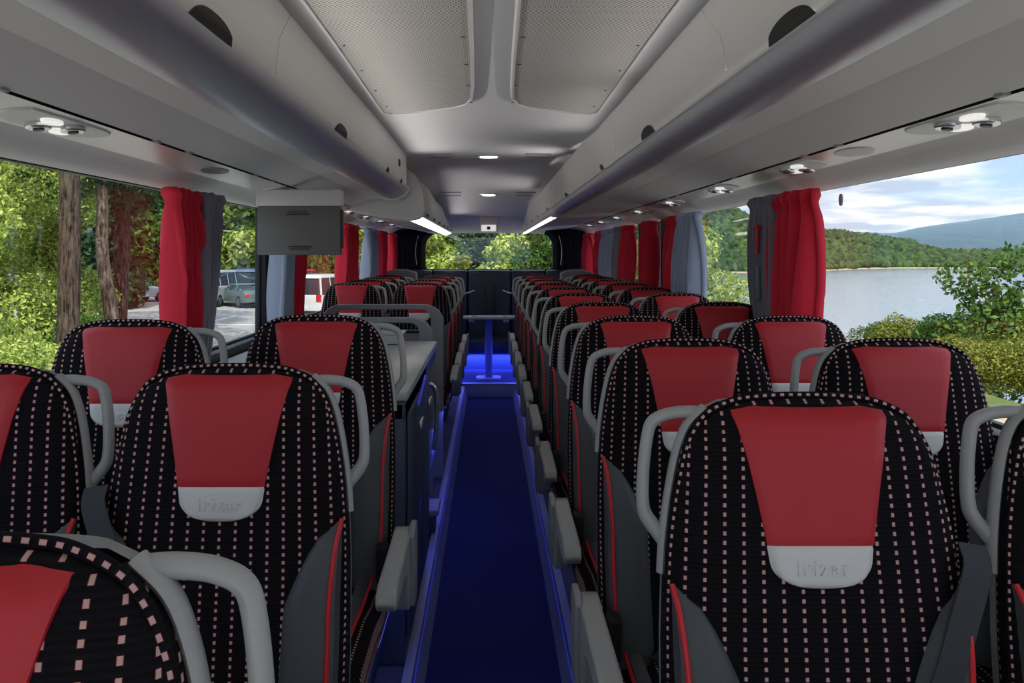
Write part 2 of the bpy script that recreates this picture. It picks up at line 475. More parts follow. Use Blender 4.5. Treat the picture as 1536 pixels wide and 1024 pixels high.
    q.prism(prof, 'x', a*.226, a*.272)
    q.build('armrest', M['grey_plastic'], root, bev=.007)
    q = MB(); q.prism([(-.17, .40), (-.10, .40), (-.08, .56), (-.10, .605), (-.15, .61), (-.19, .59)], 'x', a*.268, a*.284)
    q.build('armrest_hinge', M['shell'], root, bev=.005)
    if belt:
        w = -a
        # belt guide housing on the shoulder away from the aisle
        q = MB(); q.prism([(-.02, H-.36), (.03, H-.34), (.05, H-.52), (.02, H-.66), (-.09, H-.66), (-.08, H-.5)], 'x', w*.205, w*.246)
        q.build('belt_housing', M['shell'], root, bev=.012)
        q = MB(); cp = [(.226, .205, -.01), (.222, .235, -.035), (.19, .30, -.045), (.15, .38, -.05), (.10, .46, -.045), (.04, .55, -.035), (-.03, .63, -.03), (-.10, .69, -.04)]
        ctr = smooth_path([(w*x, F(min(abs(x), .20), t)+dy*.55, H-t) for x, t, dy in cp], 4)
        hwid = .0245; V = []
        for i, c in enumerate(ctr):
            t_ = (ctr[min(i+1, len(ctr)-1)]-ctr[max(0, i-1)]).normalized()
            nrm = Vector((w*.25, -1, .1)); sd = t_.cross(nrm).normalized()*hwid
            V.append((c-sd, c+sd, nrm.normalized()*.0012))
        q.grid(lambda i, j: [V[j][0]-V[j][2], V[j][1]-V[j][2], V[j][1]+V[j][2], V[j][0]+V[j][2]][i], 4, len(V), closed_u=True)
        q.build('seat_belt', M['belt'], root)
        q = MB(); q.box(a*.20-.014, a*.20+.014, -.20, -.14, .47, .56, .006)
        q.build('belt_buckle', M['black'], root)

def ordinal(i): return ['first', 'second', 'third', 'fourth', 'fifth', 'sixth', 'seventh', 'eighth', 'ninth', 'tenth'][i]
ROWS_R = [1.285, 2.02, 2.75, 3.55, 4.38, 5.15, 5.92, 6.68, 7.44, 8.2]
ROWS_L = [.62, 1.56, 2.38]
ROWS_LB = [5.90, 6.62, 7.34, 8.06]
spots = []
def dist_words(i, n):
    if i == 0: return 'nearest the camera'
    if i == n-1: return 'farthest from the camera'
    return ordinal(i)+' from the camera'
for i, y in enumerate(ROWS_R):
    spots.append((.47, y, 'R', True, 'red-panelled coach seat right of the aisle, %s in its column' % dist_words(i, 10)))
    spots.append((.962, y, 'R', False, 'red-panelled coach seat beside the lake windows, %s in its column' % dist_words(i, 10)))
L3 = ['dotted coach seat in the bottom left corner, red panel cut by the photo edge', 'large dotted coach seat with grey belt, just behind the bottom left corner seat', 'dotted aisle coach seat directly in front of the pale galley worktop']
for i, y in enumerate(ROWS_L):
    spots.append(((-.403, -.465, -.475)[i], y, 'L', True, L3[i]))
    if i: spots.append((-.935+(.012 if i == 2 else 0), y-(.17 if i == 2 else 0), 'L', False, ['', 'black dotted coach seat at the left photo edge, only its right half showing', 'black dotted seat with red head panel under the first left-hand red curtain'][i]))
for i, y in enumerate(ROWS_LB):
    spots.append((-.47, y, 'L', True, 'aisle seat behind the grey guards, %s of four' % dist_words(i, 4)))
    spots.append((-.945, y, 'L', False, 'left window seat past the guards, %s' % dist_words(i, 4)))
protos = {}
for x, y, side, belt, label in spots:
    key = (side, belt)
    if key not in protos:
        r = thing('coach_seat', (x, y, PZ), label, 'seat', 'dotted velour coach seats in rows')
        if y == ROWS_R[0]: r.location.z = PZ-.008
        seat_parts(r, -1 if side == 'R' else 1, belt)
        protos[key] = r
    else:
        r = copy_tree(protos[key]); r.location = (x, y, PZ+(.03 if x < 0 and 2 < y < 3 else -.008 if y == ROWS_R[0] else 0)); r['label'] = label

# ------------------------------------------------------------------ floor, podium
Y0, Y1 = -1.6, 10.5       # front and back of the saloon
XL, XR = -1.19, 1.22
AL, AR = -.237, .268
b = MB(); b.box(XL, XR, Y0, .25, PZ, PZ+.004)
struct(b.build('trim_80', M['pad'], smooth=False))  # pale sheet added out of view to bounce sun up to the ceiling
b = MB(); b.box(AL-.02, AR+.02, Y0, 8.62, -.06, 0)
struct(b.build('floor', M['carpet'], smooth=False))
for nm, x0, x1 in (('trim_1', XL, AL), ('trim_2', AR, XR)):
    b = MB(); b.box(x0, x1, Y0, 8.6, -.06, PZ)
    struct(b.build(nm, M['podium'], smooth=False))
def kerb(nm, x, s):
    b = MB(); b.prism([(x-s*.022, .0), (x, .0), (x+s*.004, PZ+.012), (x+s*.035, PZ+.012), (x+s*.035, PZ+.002), (x+s*.004, PZ-.004)], 'y', Y0, 8.6)
    struct(b.build(nm, M['kerb'], smooth=False))
    b = MB(); b.box(min(x-s*.003, x+s*.001), max(x-s*.003, x+s*.001), Y0+.3, 8.55, .084, .092)
    o = b.build('led_strip', M['ledblue']); 
    tag(o, 'thin blue light strip along the %s edge of the aisle' % ('right' if s > 0 else 'left'), 'light strip')
kerb('trim_3', AR, 1); kerb('trim_4', AL, -1)
b = MB(); b.box(XL, XR, 8.6, Y1, -.06, .13, .0); struct(b.build('trim_5', M['carpet'], smooth=False))
b = MB(); b.box(AL-.03, AR+.04, 8.575, 8.62, .0, .128, .004); b.box(AL-.03, AR+.04, 8.565, 8.65, .125, .138, .003)
struct(b.build('trim_6', M['kerb']))

# ------------------------------------------------------------------ walls / windows
SILL = ZC-.43
def wall_side(name, x, s):
    b = MB(); b.box(min(x, x+s*.06), max(x, x+s*.06), Y0, Y1, -.06, SILL)
    b.box(min(x, x+s*.06), max(x, x+s*.06), Y0, Y1, ZC+.242, ZC+.80)
    struct(b.build(name, M['wall'], smooth=False))
    b = MB(); b.box(min(x-s*.05, x), max(x-s*.05, x), Y0, Y1, SILL-.05, SILL+.012, .008)
    return struct(b.build('trim_7' if s > 0 else 'trim_8', M['dark_plastic']))
wall_side('wall_right', XR, 1); wall_side('wall_left', XL, -1)
PR = [(Y0, Y0+.1), (.2, .28), (3.36, 3.46), (5.28, 5.36), (5.62, 6.0), (6.28, 6.42), (6.72, 6.9), (7.55, 7.65), (9.0, 9.1), (Y1-.35, Y1)]
PL = [(Y0, Y0+.1), (.3, .38), (3.27, 3.34), (4.52, 4.58), (6.9, 7.0), (8.5, 8.6), (Y1-.35, Y1)]
tn = 9
for s, x, PP in ((1, XR, PR), (-1, XL, PL)):
    for (a0, a1) in PP:
        b = MB(); b.box(min(x-s*.012, x+s*.05), max(x-s*.012, x+s*.05), a0, a1, SILL, ZC+.30, .008)
        struct(b.build('trim_%d' % tn, M['pillar'])); tn += 1
wn = 1
for s, x, PP in ((1, XR, PR), (-1, XL, PL)):
    for k in range(len(PP)-1):
        y0, y1 = PP[k][1], PP[k+1][0]
        if y1-y0 < .15: continue
        fr = MB(); z0, z1 = SILL+.0, ZC+.25
        xa, xb = x+s*.018, x+s*.040
        X0, X1 = min(xa, xb), max(xa, xb)
        t = .016
        fr.box(X0, X1, y0-.01, y0+t, z0, z1, .003); fr.box(X0, X1, y1-t, y1+.01, z0, z1, .003)
        fr.box(X0, X1, y0, y1, z0-.01, z0+t, .003); fr.box(X0, X1, y0, y1, z1-t, z1+.01, .003)
        root = struct(fr.build('window_%d' % wn, M['pillar'])); wn += 1
        g = MB(); xm = (xa+xb)/2; g.box(xm-.002, xm+.002, y0+t, y1-t, z0+t, z1-t)
        g.build('pane', M['glass'], root, smooth=False)
# white round knob on the wide dark frame of the emergency window
b = MB(); b.disc((XR-.02, 5.72, ZC-.005), .014, 'x', .02, 16); b.disc((XR-.032, 5.72, ZC-.005), .009, 'x', .01, 16)
tag(b.build('release_knob', M['pad']), 'small round pale release knob on the wide dark window post', 'knob')

# back wall with rounded window hole
def rounded_rect(x0, x1, z0, z1, r, n=8, dense=False):
    P = []
    rs = r if isinstance(r, (list, tuple)) else [r]*4
    for (cx, cz, a0, rr) in ((x1-rs[0], z0+rs[0], -PI/2, rs[0]), (x1-rs[1], z1-rs[1], 0, rs[1]), (x0+rs[2], z1-rs[2], PI/2, rs[2]), (x0+rs[3], z0+rs[3], PI, rs[3])):
        for i in range(n+1):
            a = a0+PI/2*i/n; P.append((cx+rr*math.cos(a), cz+rr*math.sin(a)))
    out = []
    for i, p in enumerate(P):
        q = P[(i+1) % len(P)]; L_ = math.hypot(q[0]-p[0], q[1]-p[1]); k = max(1, int(L_/.04)) if dense else 1
        out += [(p[0]+(q[0]-p[0])*j/k, p[1]+(q[1]-p[1])*j/k) for j in range(k)]
    return out
def ring_y(mb, inner, outer, y0, y1):
    """wall with a hole; inner and outer have equal counts"""
    n = len(inner)
    o = mb.add([(p[0], y0, p[1]) for p in inner]+[(p[0], y0, p[1]) for p in outer]+[(p[0], y1, p[1]) for p in inner]+[(p[0], y1, p[1]) for p in outer], [])
    for i in range(n):
        j = (i+1) % n
        mb.f += [(o+i, o+j, o+n+j, o+n+i), (o+2*n+i, o+3*n+i, o+3*n+j, o+2*n+j), (o+i, o+2*n+i, o+2*n+j, o+j), (o+n+i, o+n+j, o+3*n+j, o+3*n+i)]
def square_out(inner, x0, x1, z0, z1):
    cx = sum(p[0] for p in inner)/len(inner); cz = (min(p[1] for p in inner)+max(p[1] for p in inner))/2; out = []
    for p in inner:
        dx, dz = p[0]-cx, p[1]-cz
        k = min(((x1 if dx > 0 else x0)-cx)/dx if abs(dx) > 1e-6 else 1e9, ((z1 if dz > 0 else z0)-cz)/dz if abs(dz) > 1e-6 else 1e9)
        out.append((cx+dx*k, cz+dz*k))
    for X, Z in ((x0, z0), (x0, z1), (x1, z0), (x1, z1)):
        i = min(range(len(out)), key=lambda i: (out[i][0]-X)**2+(out[i][1]-Z)**2); out[i] = (X, Z)
    return out
inn = rounded_rect(-.80, .81, ZC-.212, ZC+.27, [.05, .19, .19, .05], dense=True)
b = MB(); ring_y(b, inn, square_out(inn, XL-.06, XR+.06, -.06, ZC+.8), Y1, Y1+.06)
struct(b.build('wall_back', M['navy_fabric'], smooth=False))
inn2 = rounded_rect(-.775, .785, ZC-.19, ZC+.25, [.04, .17, .17, .04]); inn3 = rounded_rect(-.83, .84, ZC-.235, ZC+.30, [.06, .2, .2, .06])
b = MB(); ring_y(b, inn2, inn3, Y1-.02, Y1+.03)
wb = struct(b.build('window_%d' % wn, M['pillar']))
b = MB(); b.prism(inn2, 'y', Y1+.004, Y1+.008); b.build('pane', M['glass'], wb, smooth=False)
for s in (-1, 1):
    b = MB(); b.tube(smooth_path([(s*.86, Y1-.03, ZC+.22), (s*.885, Y1-.03, ZC+.14), (s*.90, Y1-.03, ZC+.02), (s*.885, Y1-.03, ZC-.14)], 5), .008, n=8)
    struct(b.build('trim_%d' % tn, M['chrome'])); tn += 1

# front: windscreen behind the camera, dash bulkhead
inn = rounded_rect(-1.1, 1.1, .55, ZC+.42, .12, dense=True)
b = MB(); ring_y(b, inn, square_out(inn, XL-.06, XR+.06, -.06, ZC+.8), Y0-.06, Y0)
struct(b.build('wall_front', M['wall'], smooth=False))
b = MB(); b.prism(inn, 'y', Y0-.035, Y0-.03)
struct(b.build('window_%d' % (wn+1), M['glass'], smooth=False))
b = MB(); b.box(XL-.06, XR+.06, Y0-.06, Y1+.06, ZC+.80, ZC+.84)
struct(b.build('trim_%d' % tn, M['wall'], smooth=False)); tn += 1

# ------------------------------------------------------------------ ceiling
CZ = [(-2, .652), (4.3, .652), (5.7, .645), (6.6, .59), (7.5, .515), (8.3, .455), (9.0, .395), (9.7, .33), (10.3, .27), (10.5, .25)]
def ceil_z(y): return ZC+interp(CZ, y)
ys = [Y0, 0, 1, 2, 3, 4, 5, 5.7, 6.15, 6.6, 7.05, 7.5, 7.9, 8.3, 8.65, 9.0, 9.35, 9.7, 10.0, 10.3, 10.5]
b = MB(); nx = 13
b.grid(lambda i, j: (-.66+1.34*i/(nx-1), ys[j], ceil_z(ys[j])-.012*abs(-1+2*i/(nx-1))**2), nx, len(ys))
struct(b.build('ceiling', M['ceiling']))
b = MB()
for yy in (5.72,): b.box(-.52, .55, yy-.004, yy+.004, ceil_z(yy)-.006, ceil_z(yy)+.01)
struct(b.build('trim_%d' % tn, M['shell'])); tn += 1

def ceiling_pad(sx, label):
    xi, xo = (.082, .475) if sx > 0 else (-.055, -.46)
    def outline(grow):
        s = 1 if sx > 0 else -1
        P = [(xi-s*grow, .9), (xi-s*grow-s*.0, 2.2), (xi+s*.006-s*grow, 2.8), (xi+s*.014-s*grow, 3.3), (xi+s*.022-s*grow, 3.5+grow*.4), (xi+s*.045-s*grow*.7, 3.62+grow), (xi+s*.10, 3.70+grow*1.3), (xi+s*.2, 3.77+grow*1.3),
             (xo-s*.10, 3.84+grow*1.3), (xo-s*.02+s*grow*.5, 3.86+grow*1.3), (xo+s*.012+s*grow, 3.83+grow*.5), (xo+s*.01+s*grow, 3.6), (xo+s*grow, 2.6), (xo+s*grow, .9)]
        return P
    z = ceil_z(2)-.012
    root = MB(); A = outline(0.0); B = outline(.014)
    n = len(A)
    o = root.add([(p[0], p[1], z-.012) for p in A]+[(p[0], p[1], z-.012) for p in outline(.008)]+[(p[0], p[1], z+.008) for p in B]+[(p[0], p[1], z+.004) for p in A], [])
    for i in range(n):
        j = (i+1) % n
        for k in range(3): root.f.append((o+k*n+i, o+k*n+j, o+(k+1)*n+j, o+(k+1)*n+i))
        root.f.append((o+3*n+i, o+3*n+j, o+j, o+i))
    r = thing('ceiling_panel', (0, 0, 0), label, 'ceiling panel', 'perforated ceiling panels')
    root.build('rim', M['ceiling'], r)
    q = MB(); q.prism(A, 'z', z-.006, z+.004); q.build('perforated_lining', M['weave'], r, smooth=False)
    q = MB()
    for k in range(4):
        yy = 2.5+.36*k
        q.disc((xi+(.02 if sx > 0 else -.02), yy, z-.0065), .006, 'z', .002, 10, rx=.008, rz=.004)
        q.disc((xo-(.02 if sx > 0 else -.02), yy+.1, z-.0065), .006, 'z', .002, 10, rx=.005, rz=.005)
    q.build('fixing_clip', M['dark_plastic'], r)
ceiling_pad(-1, 'large perforated grey ceiling panel left of the centre spine')
ceiling_pad(1, 'large perforated grey ceiling panel right of the centre spine')

def slope(y): return math.atan2(ceil_z(y+.1)-ceil_z(y-.1), .2)
for yy, nm in ((5.62, 'nearer'), (7.45, 'farther')):
    r = thing('ceiling_lamp', (0, yy, ceil_z(yy)-.004), 'oval chrome lamp in the middle of the ceiling, the %s of two' % nm, 'lamp', 'oval ceiling lamps')
    r.rotation_euler = (slope(yy), 0, 0)
    q = MB(); q.disc((0, 0, 0), .07, 'z', .012, 28, rx=.082, rz=.050); q.build('bezel', M['chrome'], r, bev=.003)
    q = MB(); q.disc((0, 0, -.008), .05, 'z', .008, 24, rx=.058, rz=.026); q.build('lens', M['lampwhite'], r)
    for s in (-1, 1):
        w = 'left' if s < 0 else 'right'
        for dy, L in ((-.12, .085), (.06, .075)):
            q = MB(); q.box(s*.32-L, s*.32+L, yy+dy-.012, yy+dy+.012, ceil_z(yy+dy)-.009, ceil_z(yy+dy)+.004, .002)
            tag(q.build('air_slot', M['shell']), 'thin %s air slot in the ceiling %s of the %s oval lamp' % ('front' if dy < 0 else 'back', w, nm), 'air vent', 'ceiling air slots')
# small fixture over the rear window
r = thing('ceiling_speaker_lamp', (0, 9.05, ceil_z(9.05)), 'grey box with lit face hanging from the ceiling near the rear window', 'lamp')
q = MB(); q.prism([(-.12, -.16), (.14, -.06), (.30, .02), (-.02, .02)], 'x', -.10, .10); q.build('housing', M['rack'], r, bev=.012)
q = MB(); q.prism([(-.128, -.158), (-.122, -.158), (-.088, -.09), (-.094, -.09)], 'x', -.075, .075); q.build('diffuser', M['lampdim'], r)
q = MB(); q.prism([(-.134, -.14), (-.124, -.14), (-.108, -.108), (-.118, -.108)], 'x', -.018, .018); q.build('emblem', M['dark_plastic'], r)

# ------------------------------------------------------------------ overhead racks
TS = [(-2, 1), (4.6, 1), (5.6, .86), (6.6, .74), (7.6, .70), (10.5, .655)]
PRF = {'under': [(.973, .302), (.90, .328), (.81, .358), (.75, .366), (.70, .368)],
       'rail': [(.70, .366), (.672, .362), (.645, .366), (.622, .378), (.606, .396), (.598, .416), (.600, .432), (.61, .44)],
       'bin': [(.612, .425), (.594, .432), (.586, .452), (.581, .50), (.576, .545), (.566, .60), (.560, .66)],
       'slot': [(.988, .300), (.973, .302)], 'service': [(1.115, .284), (.988, .300)],
       'fascia': [(1.235, .232), (1.205, .236), (1.18, .246), (1.15, .266), (1.125, .282), (1.10, .289)]}
WT = {'under': [0, .35, .7, .9, 1], 'rail': [1]*8, 'bin': [1]*7, 'slot': [0, 0], 'service': [0, 0, 0], 'fascia': [0]*6}
LFT = {'under': [(.923, .313), (.86, .338), (.785, .364), (.73, .369), (.69, .371)],
       'rail': [(.69, .369), (.655, .362), (.62, .366), (.588, .378), (.562, .395), (.545, .415), (.541, .432), (.552, .444)],
       'bin': [(.56, .425), (.544, .434), (.537, .452), (.534, .50), (.534, .545), (.535, .60), (.534, .66)],
       'slot': [(.938, .311), (.923, .313)], 'service': [(1.085, .292), (.938, .311)],
       'fascia': [(1.205, .238), (1.175, .241), (1.15, .251), (1.12, .272), (1.095, .288), (1.07, .296)]}
def sweep(mb, prof, s, ya, yb, wts=None, taper=False, dy=.3, zadd=0.0):
    n = max(2, int((yb-ya)/dy)+1); Y = [ya+(yb-ya)*i/(n-1) for i in range(n)]
    def fn(i, j):
        x, z = prof[i]; k = 1
        if taper: k = 1+(interp(TS, Y[j])-1)*wts[i]
        return (s*x*k, Y[j], ZC+z*k+zadd)
    mb.grid(fn, len(prof), n)
def notch_shade(root, prof_bin, s, yc_, k, L=.15, Hh=.055):
    """black half-moon patch, painted dark of a finger recess on the bin face"""
    q = MB(); n = 17; m = 6
    tab = [(p[1], p[0]) for p in prof_bin[1:]]
    def pt(i, j):
        u = -1+2*i/(n-1); v = (j/(m-1))*(1-abs(u)**2.4)**.6
        z = .434+v*Hh; x = interp(tab, z)
        return (s*(x-.0022)*k, yc_+u*L, ZC+z*k)
    q.grid(pt, n, m)
    q.build('recess_shade_patch', M['black'], root, smooth=False)  # black surface laid over the face paints in the shade of a cutout

# right rack
r = thing('overhead_luggage_rack', (0, 0, 0), 'long overhead luggage rack with silver rail on the right side', 'luggage rack')
b = MB(); sweep(b, PRF['under'], 1, Y0, Y1-.02, WT['under'], True); b.build('underside', M['rack'], r, ang=7)
b = MB(); sweep(b, PRF['rail'], 1, Y0, 6.25, WT['rail'], True); b.build('hand_rail', M['rail'], r)
b = MB(); sweep(b, PRF['rail'], 1, 6.25, Y1-.04, WT['rail'], True); b.build('lit_rail', M['rack'], r)
b = MB(); sweep(b, [(.688, .3615), (.665, .358), (.645, .362), (.628, .371)], 1, 6.5, Y1-.1, [1]*4, True); b.build('light_strip', M['lampwhite'], r)
b = MB(); sweep(b, PRF['bin'], 1, Y0, Y1-.02, WT['bin'], True)
b.build('bin_face', M['bin'], r)
for i, yy in enumerate((.2, 1.67, 3.16, 4.45, 5.6, 6.5, 7.3, 8.1, 8.9)):
    k = 1+(interp(TS, yy)-1)
    if abs(interp(TS, yy+.15)-interp(TS, yy-.15)) > .01: notch_shade(r, PRF['bin'], 1, yy, k, L=.07, Hh=.03)
    else: notch_shade(r, PRF['bin'], 1, yy, k, L=.13 if i < 3 else .09, Hh=.036 if i < 3 else .028)
for yy in (2.1, 3.9):
    q = MB(); q.tube([(.5835, yy, ZC+.45), (.5785, yy, ZC+.50), (.5735, yy+.02, ZC+.545), (.566, yy+.1, ZC+.60), (.558, yy+.15, ZC+.645)], .0010, n=6); q.build('seam', M['rack'], r)
# left front rack
r = thing('overhead_luggage_rack', (0, 0, 0), 'front overhead luggage rack on the left, its silver rail ending above the screen', 'luggage rack')
LE = 5.66
b = MB(); sweep(b, LFT['under'], -1, Y0, LE+.1); b.build('underside', M['rack'], r, ang=7)
b = MB(); sweep(b, LFT['rail'], -1, Y0, LE); b.build('hand_rail', M['rail'], r)
b = MB(); sweep(b, LFT['bin'], -1, Y0, LE-.1)
# rounded end of the bin
for (ya, yb, k0, k1) in ((LE-.1, LE-.03, 0, .02), (LE-.03, LE+.03, .02, .09), (LE+.03, LE+.05, .09, .3)):
    o = len(b.v)
    for yy, k in ((ya, k0), (yb, k1)):
        for x, z in LFT['bin']: b.v.append((-(x+k), yy, ZC+z-k*.25*(z > .5)))
    m = len(LFT['bin'])
    for i in range(m-1): b.f.append((o+i, o+i+1, o+m+i+1, o+m+i))
b.build('bin_face', M['bin'], r)
q = MB(); q.prism([(-x, ZC+z) for x, z in LFT['rail']]+[(-.62, ZC+.45), (-.69, ZC+.45)], 'y', LE, LE+.012)
q.build('rail_end_cap', M['pad'], r)
q = MB(); q.prism([(-.72, ZC+.368), (-.66, ZC+.350), (-.60, ZC+.352), (-.545, ZC+.378), (-.522, ZC+.42), (-.54, ZC+.46), (-.7, ZC+.48)], 'y', LE+.012, LE+.09)
q.build('end_collar', M['rack'], r, bev=.01)
for i, yy in enumerate((.2, 1.67, 3.12, 4.55, 5.25)):
    notch_shade(r, LFT['bin'], -1, yy, 1, L=.13 if i < 3 else .06, Hh=.036 if i < 3 else .028)
q = MB(); q.tube([(-.5355, 2.15, ZC+.45), (-.532, 2.15, ZC+.50), (-.532, 2.17, ZC+.545), (-.533, 2.3, ZC+.645)], .0010, n=6); q.build('seam', M['rack'], r)
q = MB(); q.box(-.535, -.528, 5.05, 5.12, ZC+.52, ZC+.56, .002); q.build('latch', M['dark_plastic'], r)
# left rear module
r = thing('overhead_cabinet', (0, 0, 0), 'deep grey overhead cabinet with white light strip, rear left', 'cabinet')
b = MB(); MODP = [(1.0, .300), (.94, .296), (.70, .245), (.545, .222), (.53, .222)]
FACE = [(.452, .246), (.440, .262), (.436, .30), (.440, .36), (.455, .45), (.50, .535), (.56, .575), (.60, .60)]
YM = 5.80
sweep(b, MODP, -1, YM, Y1-.02); b.build('underside', M['rack'], r, ang=7)
b = MB()
n = 18
def fm(i, j):
    y = YM+(Y1-.02-YM)*j/(n-1); x, z = FACE[i]
    zz = min(ZC+z, ceil_z(y)-.004) if z > .35 else ZC+z
    return (-x, y, zz)
b.grid(fm, len(FACE), n)
# front cap
capp = [(-x, ZC+z) for x, z in MODP[1:]]+[(-x, ZC+z) for x, z in FACE]+[(-.95, ZC+.62)]
b.prism(capp, 'y', YM-.02, YM)
b.build('cabinet_body', M['bin'], r)
b = MB(); sweep(b, [(.535, .221), (.50, .226), (.47, .236), (.450, .248)], -1, YM+.02, Y1-.1); b.build('light_strip', M['lampwhite'], r)
for i in range(6):
    q = MB(); yy = 6.1+.75*i; q.box(-.446, -.43, yy-.04, yy+.04, ZC+.262, ZC+.28, .003); q.build('hinge', M['dark_plastic'], r)

def passenger_rail(s, P, nm):
    r = thing('service_channel', (0, 0, 0), 'silver service channel with dark slot under the %s luggage rack' % nm, 'service channel')
    b = MB(); sweep(b, P['service'], s, Y0, Y1-.02); b.build('channel_panel', M['service'], r)
    b = MB(); (sx0, sz0), (sx1, sz1) = P['slot']; sweep(b, [(sx0, sz0), (sx0, sz0+.02), (sx1, sz1+.02), (sx1, sz1)], s, Y0, Y1-.02)
    b.build('dark_slot', M['black'], r)
    for k in range(9):
        for dy in (0, .26):
            yy = 1.35+1.02*k+dy; x0, x1 = P['slot'][1][0]-.004, P['slot'][0][0]-.001
            b = MB(); b.box(min(s*x0, s*x1), max(s*x0, s*x1), yy, yy+.03, ZC+P['slot'][1][1]-.004, ZC+P['slot'][1][1]+.006, .002)
            b.build('slot_clip', M['shell'], r)
    b = MB(); sweep(b, P['fascia'], s, Y0, Y1-.02)
    struct(b.build('trim_%d' % (90+(s > 0)), M['rack']))
passenger_rail(1, PRF, 'right'); passenger_rail(-1, LFT, 'left')

# reading light units
def reading_unit(loc, s, label):
    r = thing('reading_light', loc, label, 'reading light', 'reading light and air nozzle units'); r.rotation_euler = (0, s*math.radians(7.2), 0)
    q = MB()
    P = [(-.05, -.20), (.0, -.215), (.045, -.17), (.055, 0), (.045, .13), (0, .20), (-.05, .17), (-.056, 0)]
    P = [(p.x, p.y) for p in smooth_path([(x, y, 0) for x, y in P+[P[0]]], 3)][:-1]
    q.prism([(s*x, y) for x, y in P], 'z', -.004, .008); q.build('housing', M['pad'], r, bev=.004)
    for dx, dy in ((.018, -.055), (-.020, .03)):
        q = MB(); q.disc((s*dx, dy, -.009), .028, 'z', .014, 18, rx=.026, rz=.034); nz = q.build('air_nozzle', M['chrome'], r, bev=.004)
        q = MB(); q.disc((s*dx, dy, -.0175), .012, 'z', .004, 14); q.build('nozzle_core', M['dark_plastic'], nz)
    for dx, dy in ((-.022, -.07), (.020, .045)):
        q = MB(); q.disc((s*dx, dy, -.006), .02, 'z', .008, 18, rx=.017, rz=.040); q.build('lamp_lens', M['lampdim'], r)
    return r
RY_R = [1.88, 2.91, 3.86, 4.92, 5.95, 6.95, 7.9, 8.8]
RY_L = [2.0, 4.15, 5.2, 6.1, 6.95, 7.9, 8.8]
zr = ZC+.2925
for k, yy in enumerate(RY_R):
    lb = 'reading light unit in the right-hand service channel, %s' % dist_words(k, len(RY_R))
    if k == 0: pr = reading_unit((1.048, yy, zr), 1, lb)
    else: c = copy_tree(pr); c.location = (1.048, yy, zr); c['label'] = lb
for k, yy in enumerate(RY_L):
    lb = 'reading light unit in the left-hand service channel, %s' % dist_words(k, len(RY_L))
    if k == 0: pr = reading_unit((-1.01, yy, zr+.009), -1, lb)
    else: c = copy_tree(pr); c.location = (-1.01, yy, zr+.009); c['label'] = lb
for x, yy, z, lb in ((1.05, 2.45, ZC+.292, 'flat oval speaker grille in the right service channel'), (-1.0, 3.12, ZC+.303, 'flat oval speaker grille in the left service channel')):
    q = MB(); q.disc((0, 0, 0), .05, 'z', .006, 30, rx=.042, rz=.095); sg = q.build('speaker_grille', M['shell'] if x < 0 else M['rack'], bev=.001); sg.location = (x, yy, z); sg.rotation_euler = (0, math.copysign(math.radians(7.2), x), 0); tag(sg, lb, 'speaker')

# ------------------------------------------------------------------ screen
TY = 4.0
r = thing('ceiling_screen', (-.885, TY, ZC+.225), 'grey flat screen hanging below the left luggage rack', 'screen')
q = MB(); q.box(-.195, .195, -.02, .022, -.232, -.004, .006); cs = q.build('casing', M['tv'], r)
q = MB(); q.box(-.20, .20, -.035, .05, -.004, .075, .012); q.build('mount', M['rack'], r)
q = MB(); q.box(.190, .202, -.02, .026, -.20, -.02, .003); q.build('side_edge', M['dark_plastic'], r)
q = MB()
for k, zz in enumerate((-.028, -.036, -.044)):
    w = (.042, .048, .055)[k]; q.box(-.005-w, -.005+w, -.0215, -.018, zz-.0016, zz+.0016)
for k, zz in enumerate((-.192, -.200, -.208)):
    w = (.055, .050, .044)[k]; q.box(.005-w, .005+w, -.0215, -.018, zz-.0016, zz+.0016)
q.build('vent_slots', M['black'], r)

# ------------------------------------------------------------------ curtains
def curtain(m, x, top, bot, ztop, zbot, label, amp=.034, pleats=5, seed=0, group=None):
    rnd = random.Random(seed); q = MB(); pleats += 2; nu, nv = pleats*10+1, 30
    ph = [rnd.uniform(-.6, .6) for _ in range(pleats+1)]
    def fn(i, j, off=0):
        u = i/(nu-1); v = j/(nv-1)
        gather = math.exp(-((v-.07)/.05)**2)
        w0 = top[0]+(bot[0]-top[0])*v; w1 = top[1]+(bot[1]-top[1])*v
        c = (w0+w1)/2; wd = (w1-w0)*(1-.16*gather)
        y = c+(u-.5)*wd
        a = amp*(1+.5*math.sin(3*v+ph[int(u*pleats)]))*(.75+.25*min(1, v*6)+.5*math.exp(-((v-.03)/.03)**2))
        X = x+a*math.sin(2*PI*pleats*u+ph[0]+.8*math.sin(v*2.2+ph[1])) + .008*math.sin(5*v+9*u)
        y += .010*math.sin(2*PI*pleats*u*1.0+1.2+v)*(1-gather)
        return (X, y, ztop+(zbot-ztop)*v)
    q.grid(lambda i, j: fn(i, j), nu, nv)
    o = q.build('curtain', m, recalc=False)
    sd = o.modifiers.new('thick', 'SOLIDIFY'); sd.thickness = .003
    tag(o, label, 'curtain', group)
    return o
zt, zb = ZC+.232, SILL-.02
CR, CG, CB = M['curtain_red'], M['curtain_grey'], M['curtain_blue']
G = 'pleated window curtains'
RX, LX = 1.15, -1.12
curtain(CR, RX, (3.02, 3.42), (3.05, 3.36), zt, zb, 'wide red pleated curtain at the right, edge of the big lake window', seed=1, group=G, pleats=4)
curtain(CG, RX-.012, (3.34, 3.66), (3.30, 3.52), zt, zb, 'grey gathered curtain just behind the wide red one on the right', seed=2, group=G, pleats=5)
curtain(CB, RX, (4.72, 5.16), (4.66, 5.14), zt, zb, 'blue-grey pleated curtain beside the tree in the second right window', seed=3, group=G)
